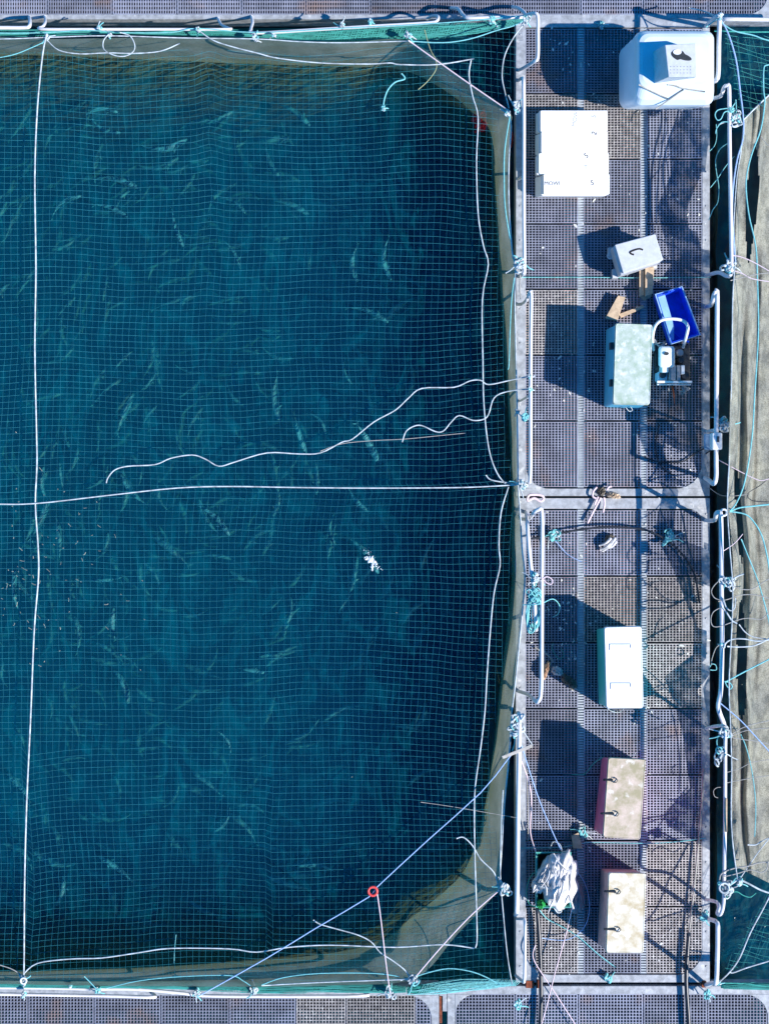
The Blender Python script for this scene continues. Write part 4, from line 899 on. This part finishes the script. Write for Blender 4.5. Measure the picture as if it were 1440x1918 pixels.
b = MB(); c = at(1241,702,.35); b.loft([[(c[0]+.055*math.cos(k/12*6.283), c[1]+.05*math.sin(k/12*6.283), z) for k in range(12)] for z in (.33, .36)]); b.build('pump_inlet', 'dark', t)
for (x, y, r_, z, mm, nm) in ((1274,660,7,.36,'grey_metal','cylinder_head'),(1276,674,7,.33,'dark','air_filter'),(1283,703,9,.30,'dark','recoil_starter'),(1233,690,6,.22,'dark','oil_drum')):
    b = MB(); c = at(x, y, z); b.loft([[(c[0]+r_/S*f*math.cos(k/14*6.283), c[1]+r_/S*f*math.sin(k/14*6.283), zz) for k in range(14)] for zz, f in ((.1, 1), (z-.03, 1), (z, .75))]); b.build(nm, mm, t)
b = MB(); b.pbox(1268,1274,684,714,.1,.42); b.build('exhaust', 'grey_metal', t)
b = MB(); b.pbox(1231,1296,713,717,.36,.42); b.pbox(1231,1294,719,721,.30,.35); b.build('cross_bar', 'white', t)
b = MB(); b.pbox(1276,1282,684,700,.3,.42); b.build('bracket', 'white', t)
b = MB(); b.tube([at(1258,722,.3), at(1261,735,.3), at(1263,757,.2)], .022, 6, 2, r1=.004); b.build('towing_spike', 'rust', t)
b = MB()
for k in range(6): b.tube([at(1280+rnd(-4, 4), 726+rnd(-4, 4), .25), at(1286+rnd(-6, 6), 732+rnd(-5, 5), .25), at(1276+rnd(-4, 4), 737+rnd(-4, 4), .2)], .012, 5, 3)
for k in range(5): b.tube([at(1226, 640+rnd(-5, 10), .3), at(1235+rnd(-4, 4), 645+rnd(-8, 8), .35), at(1245+rnd(-4, 8), 640+rnd(-4, 4), .3)], .009, 5, 3)
b.build('hose_tangle', 'grey_metal', t, True)

# winch box on the right rail
t = thing('winch_box', 'small grey electrical box clamped to the right rail with a blue back plate', 'box', at(1336, 826, .6))
b = MB(); b.pbox(1319,1334,812,842,.55,.60); bevel(b.build('back_plate', mat('blue_grey_plate', (.30, .45, .60), .5), t), .02)
b = MB(); b.pbox(1334,1353,810,842,.9,1.07); bevel(b.build('box_body', 'white', t), .02)
b = MB(); b.pbox(1343,1347,817,828,1.07,1.085); b.build('window', 'dark', t)
b = MB(); b.tube([at(1322,850,.3), at(1330,844,.5), at(1341,840,.9)], .012, 5, 2); b.build('cable', 'black', t)

# ---------------- cloths, gloves ----------------
def crumple(name, label, cat, px, py, z0, rx, ry, h, m, rot=0, seed=1, group=None, par=None, fold=1.0):
    b = MB(); nu, nv = 64, 26; rows = []
    for j in range(nv+1):
        ph = j/nv*math.pi*.5
        row = []
        for i in range(nu):
            th = i/nu*2*math.pi; u, v = math.cos(th)*math.cos(ph), math.sin(th)*math.cos(ph)
            rr = 1+.28*fold*noise.noise(Vector((u*2.2, v*2.2, seed)))+.18*fold*noise.noise(Vector((u*6, v*3, seed+4)))
            x = u*rx*rr; y = v*ry*rr; z = z0+h*math.sin(ph)*(1+.35*fold*noise.noise(Vector((u*4, v*2.0, seed+9))))+(.05*fold*noise.noise(Vector((u*11, v*4, seed+5)))-.10*fold*h*2*abs(noise.noise(Vector((u*3.2+v*1.5, v*1.6-u*.6, seed+2)))))*math.sin(ph)
            c_, s_ = math.cos(rot), math.sin(rot); row.append(at(px+x*c_-y*s_, py+x*s_+y*c_, max(z, z0)))
        rows.append(row[::-1])
    b.loft(rows, True, True)
    o = b.build(name, m, par, True)
    return tag(o, label, cat, group) if not par else o
# net bundle in the green crate
t = thing('green_crate', 'dark green crate holding the white net bundle', 'crate', at(1030, 1650, 0))
O = [(1004,1597),(1068,1597),(1068,1700),(1004,1700)]
ro = rings_quad(O, .42); ri = rings_quad([(1007,1600),(1065,1600),(1065,1697),(1007,1697)], .42)
rb = rings_quad([(1003,1596),(1062,1596),(1062,1694),(1003,1694)], 0); rbi = rings_quad([(1006,1599),(1060,1599),(1060,1692),(1006,1692)], .03)
b = MB(); b.loft([rb, ro, ri, rbi]); b.build('crate_body', mat('green_crate_plastic', (.02, .20, .15), .45, var=.3), t)
b = MB(); b.tube(ro, .016, 6, 1, closed=True); b.build('rim', mat('green_crate_rim', (.12, .50, .42), .45, var=.3), t)
t = thing('net_bundle', 'crumpled white net bundle heaped over the green crate', 'net bundle', at(1040, 1650, .3))
crumple('net_heap', None, None, 1049, 1650, .34, 35, 57, .36, 'cloth', .12, 2, par=t, fold=.75)
crumple('side_fold', None, None, 1021, 1640, .38, 18, 38, .20, 'cloth', .5, 5, par=t, fold=1.0)
crumple('shaded_fold', None, None, 1076, 1678, .16, 17, 34, .24, 'cloth_shaded', -.1, 8, par=t, fold=.8)
b = MB(); R = random.Random(5)
for k in range(9):
    x, y = 1046+R.uniform(-26, 22), 1650+R.uniform(-46, 44); a = R.uniform(.9, 2.1); l = R.uniform(8, 22)
    f = 1-((x-1046)/36)**2-((y-1650)/60)**2; z = .40+.36*math.sqrt(max(.02, f))
    cx_ = R.uniform(-5, 5)
    b.tube([at(x-l*math.cos(a), y-l*math.sin(a), z-.03), at(x+cx_, y, z+.02), at(x+l*math.cos(a), y+l*math.sin(a), z-.03)], R.uniform(.008, .02), 5, 4)
b.build('net_strand', 'cloth', t, True)
b = MB(); b.tube([at(1037,1700,.4), at(1044,1710,.3), at(1051,1708,.3), at(1049,1700,.4)], .012, 5, 3); b.tube([at(1000,1652,.5), at(1010,1660,.6), at(1030,1665,.65)], .02, 6, 3)
b.tube([at(1030,1590,.3), at(1036,1577,.4), at(1048,1582,.45), at(1052,1594,.5)], .01, 5, 3)
b.build('rope_end', 'white_rope', t, True)
crumple('green_rag', 'bright green rag tucked at the lower left corner of the green crate', 'rag', 1013, 1694, .42, 8, 9, .08, mat('green_rag', (.03, .45, .10), .8, var=.5, scale=20), 0, 3)
# gloves / rag on the joint
t = thing('rag', 'pale tan rag with tied ends lying on the walkway joint', 'rag', at(1130, 932, 0))
crumple('cloth_pad', None, None, 1149, 928, 0, 14, 6, .10, mat('tan_cloth', (.72, .55, .38), .85, var=.3, scale=20), .2, 4, par=t)
crumple('dark_pad', None, None, 1126, 920, 0, 8, 9, .10, 'glovedark', .2, 6, par=t)
b = MB()
for pts in ([(1118,912),(1111,920),(1110,930),(1118,934)], [(1125,932),(1118,945),(1110,960),(1100,980)], [(1131,932),(1132,945),(1129,960)], [(1120,930),(1115,940),(1113,946)], [(1136,918),(1140,912),(1146,911)]):
    b.tube([at(x, y, .07) for x, y in pts], .016, 6, 4)
b.build('tie', 'pink_rope', t, True)
t = thing('work_glove', 'white and dark work glove lying below the black hose', 'glove', at(1137, 1015, 0))
crumple('palm', None, None, 1141, 1010, 0, 10, 8, .13, 'glovedark', -.8, 7, par=t)
b = MB()
for k, (a, c) in enumerate((((1148,1012),(1124,1030)), ((1152,1008),(1128,1033)), ((1144,1008),(1122,1022)), ((1154,1014),(1136,1028)))):
    b.tube([at(*a, .12), at((a[0]+c[0])/2+2, (a[1]+c[1])/2+2, .13), at(*c, .05)], .026, 6, 3, r1=.014)
b.build('finger', 'cloth', t, True)
crumple('leather_glove', 'tan leather glove under the handrail beside the turquoise tub shadow', 'glove', 1022, 1256, .04, 6.5, 19, .12, 'feather', .35, 12)
crumple('work_glove', 'dull grey glove lying in the turquoise tub shadow', 'glove', 1043, 1257, .04, 12, 8, .10, 'cloth', .4, 13)
crumple('work_glove', 'dark olive glove at the edge of the turquoise tub shadow', 'glove', 1066, 1277, .04, 18, 9, .10, 'glovedark', .7, 14)
rope('grey hose end crossing under the lower handrail', [(1002,1213),(1010,1218),(1022,1224),(1030,1232),(1036,1240)], 'grey_rope', r=.014, z=.05, cat='hose', name='hose')
rope('thin cord loop in the turquoise tub shadow', [(1036,1205),(1034,1215),(1042,1230),(1050,1234),(1056,1226),(1050,1214)], 'green_rope', r=.006, z=.02)
# red net heap in the water at the top right corner of the pen
crumple('red_net_heap', 'dull red net heap in the shaded top right corner of the pen', 'net', 905, 224, -.50, 22, 25, .12, 'red_net', .4, 21)
crumple('red_float', 'small red float showing between net wall and walkway, beside the boxes', 'float', 957, 262, -.35, 4, 15, .12, 'red', .1, 22)

# ---------------- splash ----------------
b = MB(); R = random.Random(11)
for (cx, cy, rx, ry) in ((694,1048,6,8),(700,1054,5,6),(697,1063,3,6),(688,1046,4,3)):     # merged patches of foam
    p = at(cx, cy, WZ+.006); ring_ = lambda q, z: [(p[0]+rx/S*q*math.cos(a)*(1+.35*math.sin(3*a+cx)+.2*math.sin(5*a)), p[1]+ry/S*q*math.sin(a)*(1+.3*math.sin(4*a+cy)), p[2]+z) for a in [k*math.pi/10 for k in range(20)]]
    b.loft([ring_(1, 0), ring_(.8, .012), ring_(.3, .02)])
for k in range(42):
    f = R.random(); x = 686+f*22+R.gauss(0, 4); y = 1030+f*38+R.gauss(0, 5); r_ = R.uniform(.004, .022)*(1 if 1042 < y < 1066 else .5); p = at(x, y, WZ+.02)
    b.loft([[(p[0]+r_*q*(1+.5*math.sin(k+a*2))*math.cos(a*math.pi/4), p[1]+r_*q*math.sin(a*math.pi/4+k), p[2]+zz*r_) for a in range(8)] for q, zz in ((1, 0), (.8, .5), (.2, .8))])
tag(b.build('water_splash', 'splash', None, True), 'white splash made by a salmon breaking the surface', 'splash')
# flecks on the water, nobody could count them
b = MB(); R = random.Random(4)
for k in range(95):
    x, y = (abs(R.gauss(0, 110)), R.gauss(1060, 90)) if k < 90 else (R.uniform(0, 880), R.uniform(150, 1750))
    p = at(x, y, WZ+.004); l = R.uniform(.004, .012) if k > 50 else R.uniform(.006, .04); a = R.uniform(0, 3.1); wd = R.uniform(.003, .007)
    b.tube([(p[0]-l*math.cos(a), p[1]-l*math.sin(a), p[2]), (p[0]+wd, p[1]-wd, p[2]), (p[0]+l*math.cos(a), p[1]+l*math.sin(a), p[2])], wd, 4, 2)
tag(b.build('floating_flecks', 'debris'), 'tiny pale flecks floating on the water of the big pen', 'flecks', kind='stuff')

b = MB(); R = random.Random(17)
for k in range(330):
    if k < 130: x, y = R.gauss(1060, 30), R.choice([660, 700, 1180, 1230, 1150, 110])+R.gauss(0, 32)
    else: x, y = R.uniform(972, 1326), R.uniform(60, 1838)
    if not (970 < x < 1327 and 50 < y < 1840): continue
    p = at(x, y, .001); r_ = R.uniform(.004, .014)*(1.6 if R.random() < .1 else 1); st_ = R.uniform(1, 2.2); a0 = R.uniform(0, 3)
    b.prism([(p[0]+r_*(1+.3*math.sin(a*2.3+k))*(math.cos(a)*st_*math.cos(a0)-math.sin(a)*math.sin(a0)), p[1]+r_*(1+.3*math.sin(a*2.3+k))*(math.cos(a)*st_*math.sin(a0)+math.sin(a)*math.cos(a0))) for a in [q*math.pi/4 for q in range(8)]], -.004, .003+.00001*k)
tag(b.build('bird_droppings', mat('bird_dropping', (.72, .72, .66), .9, var=.3, scale=30)), 'pale bird droppings and fish scales spattered over the gratings', 'droppings', kind='stuff')

# ---------------- salmon ----------------
def fish_mesh(bend, L=.72):
    b = MB(); n = 14; sec = []
    def path(s):        # s 0 head .. 1 tail
        a = bend*s*s; return Vector((L*(.5-s)*math.cos(a*.4), bend*.18*L*(s-.35)**2*4*(1 if s > .35 else .4), 0)), a
    rings = []
    for k in range(n+1):
        s = k/n; c, a = path(s)
        wv = .060*math.sin(min(1, (s*1.02+.02))*math.pi)**.6*(1-.55*s)+.003; hv = wv*1.5
        c2, _ = path(min(1, s+.02)); d = (c2-c); d = d.normalized() if d.length > 1e-6 else Vector((-1, 0, 0)); side = Vector((-d.y, d.x, 0))
        rings.append([tuple(c+side*(wv*math.cos(t))+Vector((0, 0, hv*math.sin(t)))) for t in [q*math.pi/4 for q in range(8)]])
    b.loft(rings)
    c, _ = path(1); c0, _ = path(.95); d = (c-c0).normalized(); side = Vector((-d.y, d.x, 0)); i = len(b.v)
    b.v += [tuple(c), tuple(c+d*.09+Vector((0, 0, .07))+side*.02), tuple(c+d*.055+side*.01), tuple(c+d*.09-Vector((0, 0, .07))+side*.03)]
    b.f += [(i, i+1, i+2), (i, i+2, i+3)]
    for sg in (-1, 1):
        c, _ = path(.27); i = len(b.v); b.v += [tuple(c+Vector((0, sg*.04, -.01))), tuple(c+Vector((-.07, sg*.10, -.03))), tuple(c+Vector((-.05, sg*.045, -.01)))]; b.f.append((i, i+1, i+2))
    me = bpy.data.meshes.new('salmon'); me.from_pydata(b.v, [], b.f); me.materials.append(M['fish'])
    for p in me.polygons: p.use_smooth = True
    return me
variants = [fish_mesh(x) for x in (-1.1, -.6, -.2, .3, .7, 1.1)]
R = random.Random(21); cnt = 0
spec = [(212,390,.5,-.75),(222,335,.4,-.8),(330,430,1.2,-.8),(405,970,.9,-.7),(425,1385,1.25,-.75),(686,1036,1.0,-.56),(690,830,1.1,-.75),(560,815,1.2,-.8),(232,1280,1.3,-.9),(310,280,-.4,-.8),(470,1255,.2,-.8),(190,202,.2,-.75)]
while cnt < 298:
    if cnt < len(spec): px, py, a, z = spec[cnt]; a = -a
    else:
        px, py = R.uniform(-60, 880), R.uniform(150, 1740)
        z = WZ-.35-R.random()**.9*2.8
        dx, dy = px-430, py-900; a = math.atan2(dx, -dy*.8)+R.gauss(0, .45)
        a = math.atan2(-(dx), -(dy)*.6)+math.pi*0+R.gauss(0, .5)
        if px > 840 and py > 1500: continue
    o = bpy.data.objects.new('salmon', variants[R.randint(0, 5)]); C.objects.link(o); o.location = at(px, py, z)
    o.rotation_euler = (R.gauss(0, .5), 0, a); s_ = R.uniform(.6, 1.1); o.scale = (s_, s_, s_)
    lab = ('dim salmon swimming left of the thick seam rope' if px < 66 else 'dim salmon swimming above the middle seam rope of the netted pen' if py < 915 else 'dim salmon swimming below the middle seam rope of the netted pen')
    if cnt == 5: lab = 'salmon breaking the surface at the white splash'
    tag(o, lab, 'salmon', 'salmon circling in the pen'); cnt += 1

# deeper fish past the first three hundred read as one shoal
b = MB(); R = random.Random(77); base = variants[0]; cache = [([v.co.copy() for v in m.vertices], [tuple(p.vertices) for p in m.polygons]) for m in variants]
for k in range(620):
    px, py = R.uniform(-80, 860), R.uniform(140, 1740)
    if px > 800 and py > 1520: continue
    z = WZ-1.2-R.random()*2.6; a = math.atan2(-(px-430), -(py-900)*.6)+R.gauss(0, .45); c_, s_ = math.cos(a), math.sin(a)
    vs_, fs_ = cache[R.randint(0, 5)]; q = R.uniform(.6, 1.05); o0 = at(px, py, z); i = len(b.v)
    for v in vs_: b.v.append((o0[0]+q*(v.x*c_-v.y*s_), o0[1]+q*(v.x*s_+v.y*c_), o0[2]+q*v.z))
    for f in fs_: b.f.append(tuple(i+t_ for t_ in f))
tag(b.build('salmon_shoal', 'fish', None, True), 'faint shoal of deeper salmon blurring into the blue water', 'salmon shoal', kind='stuff')
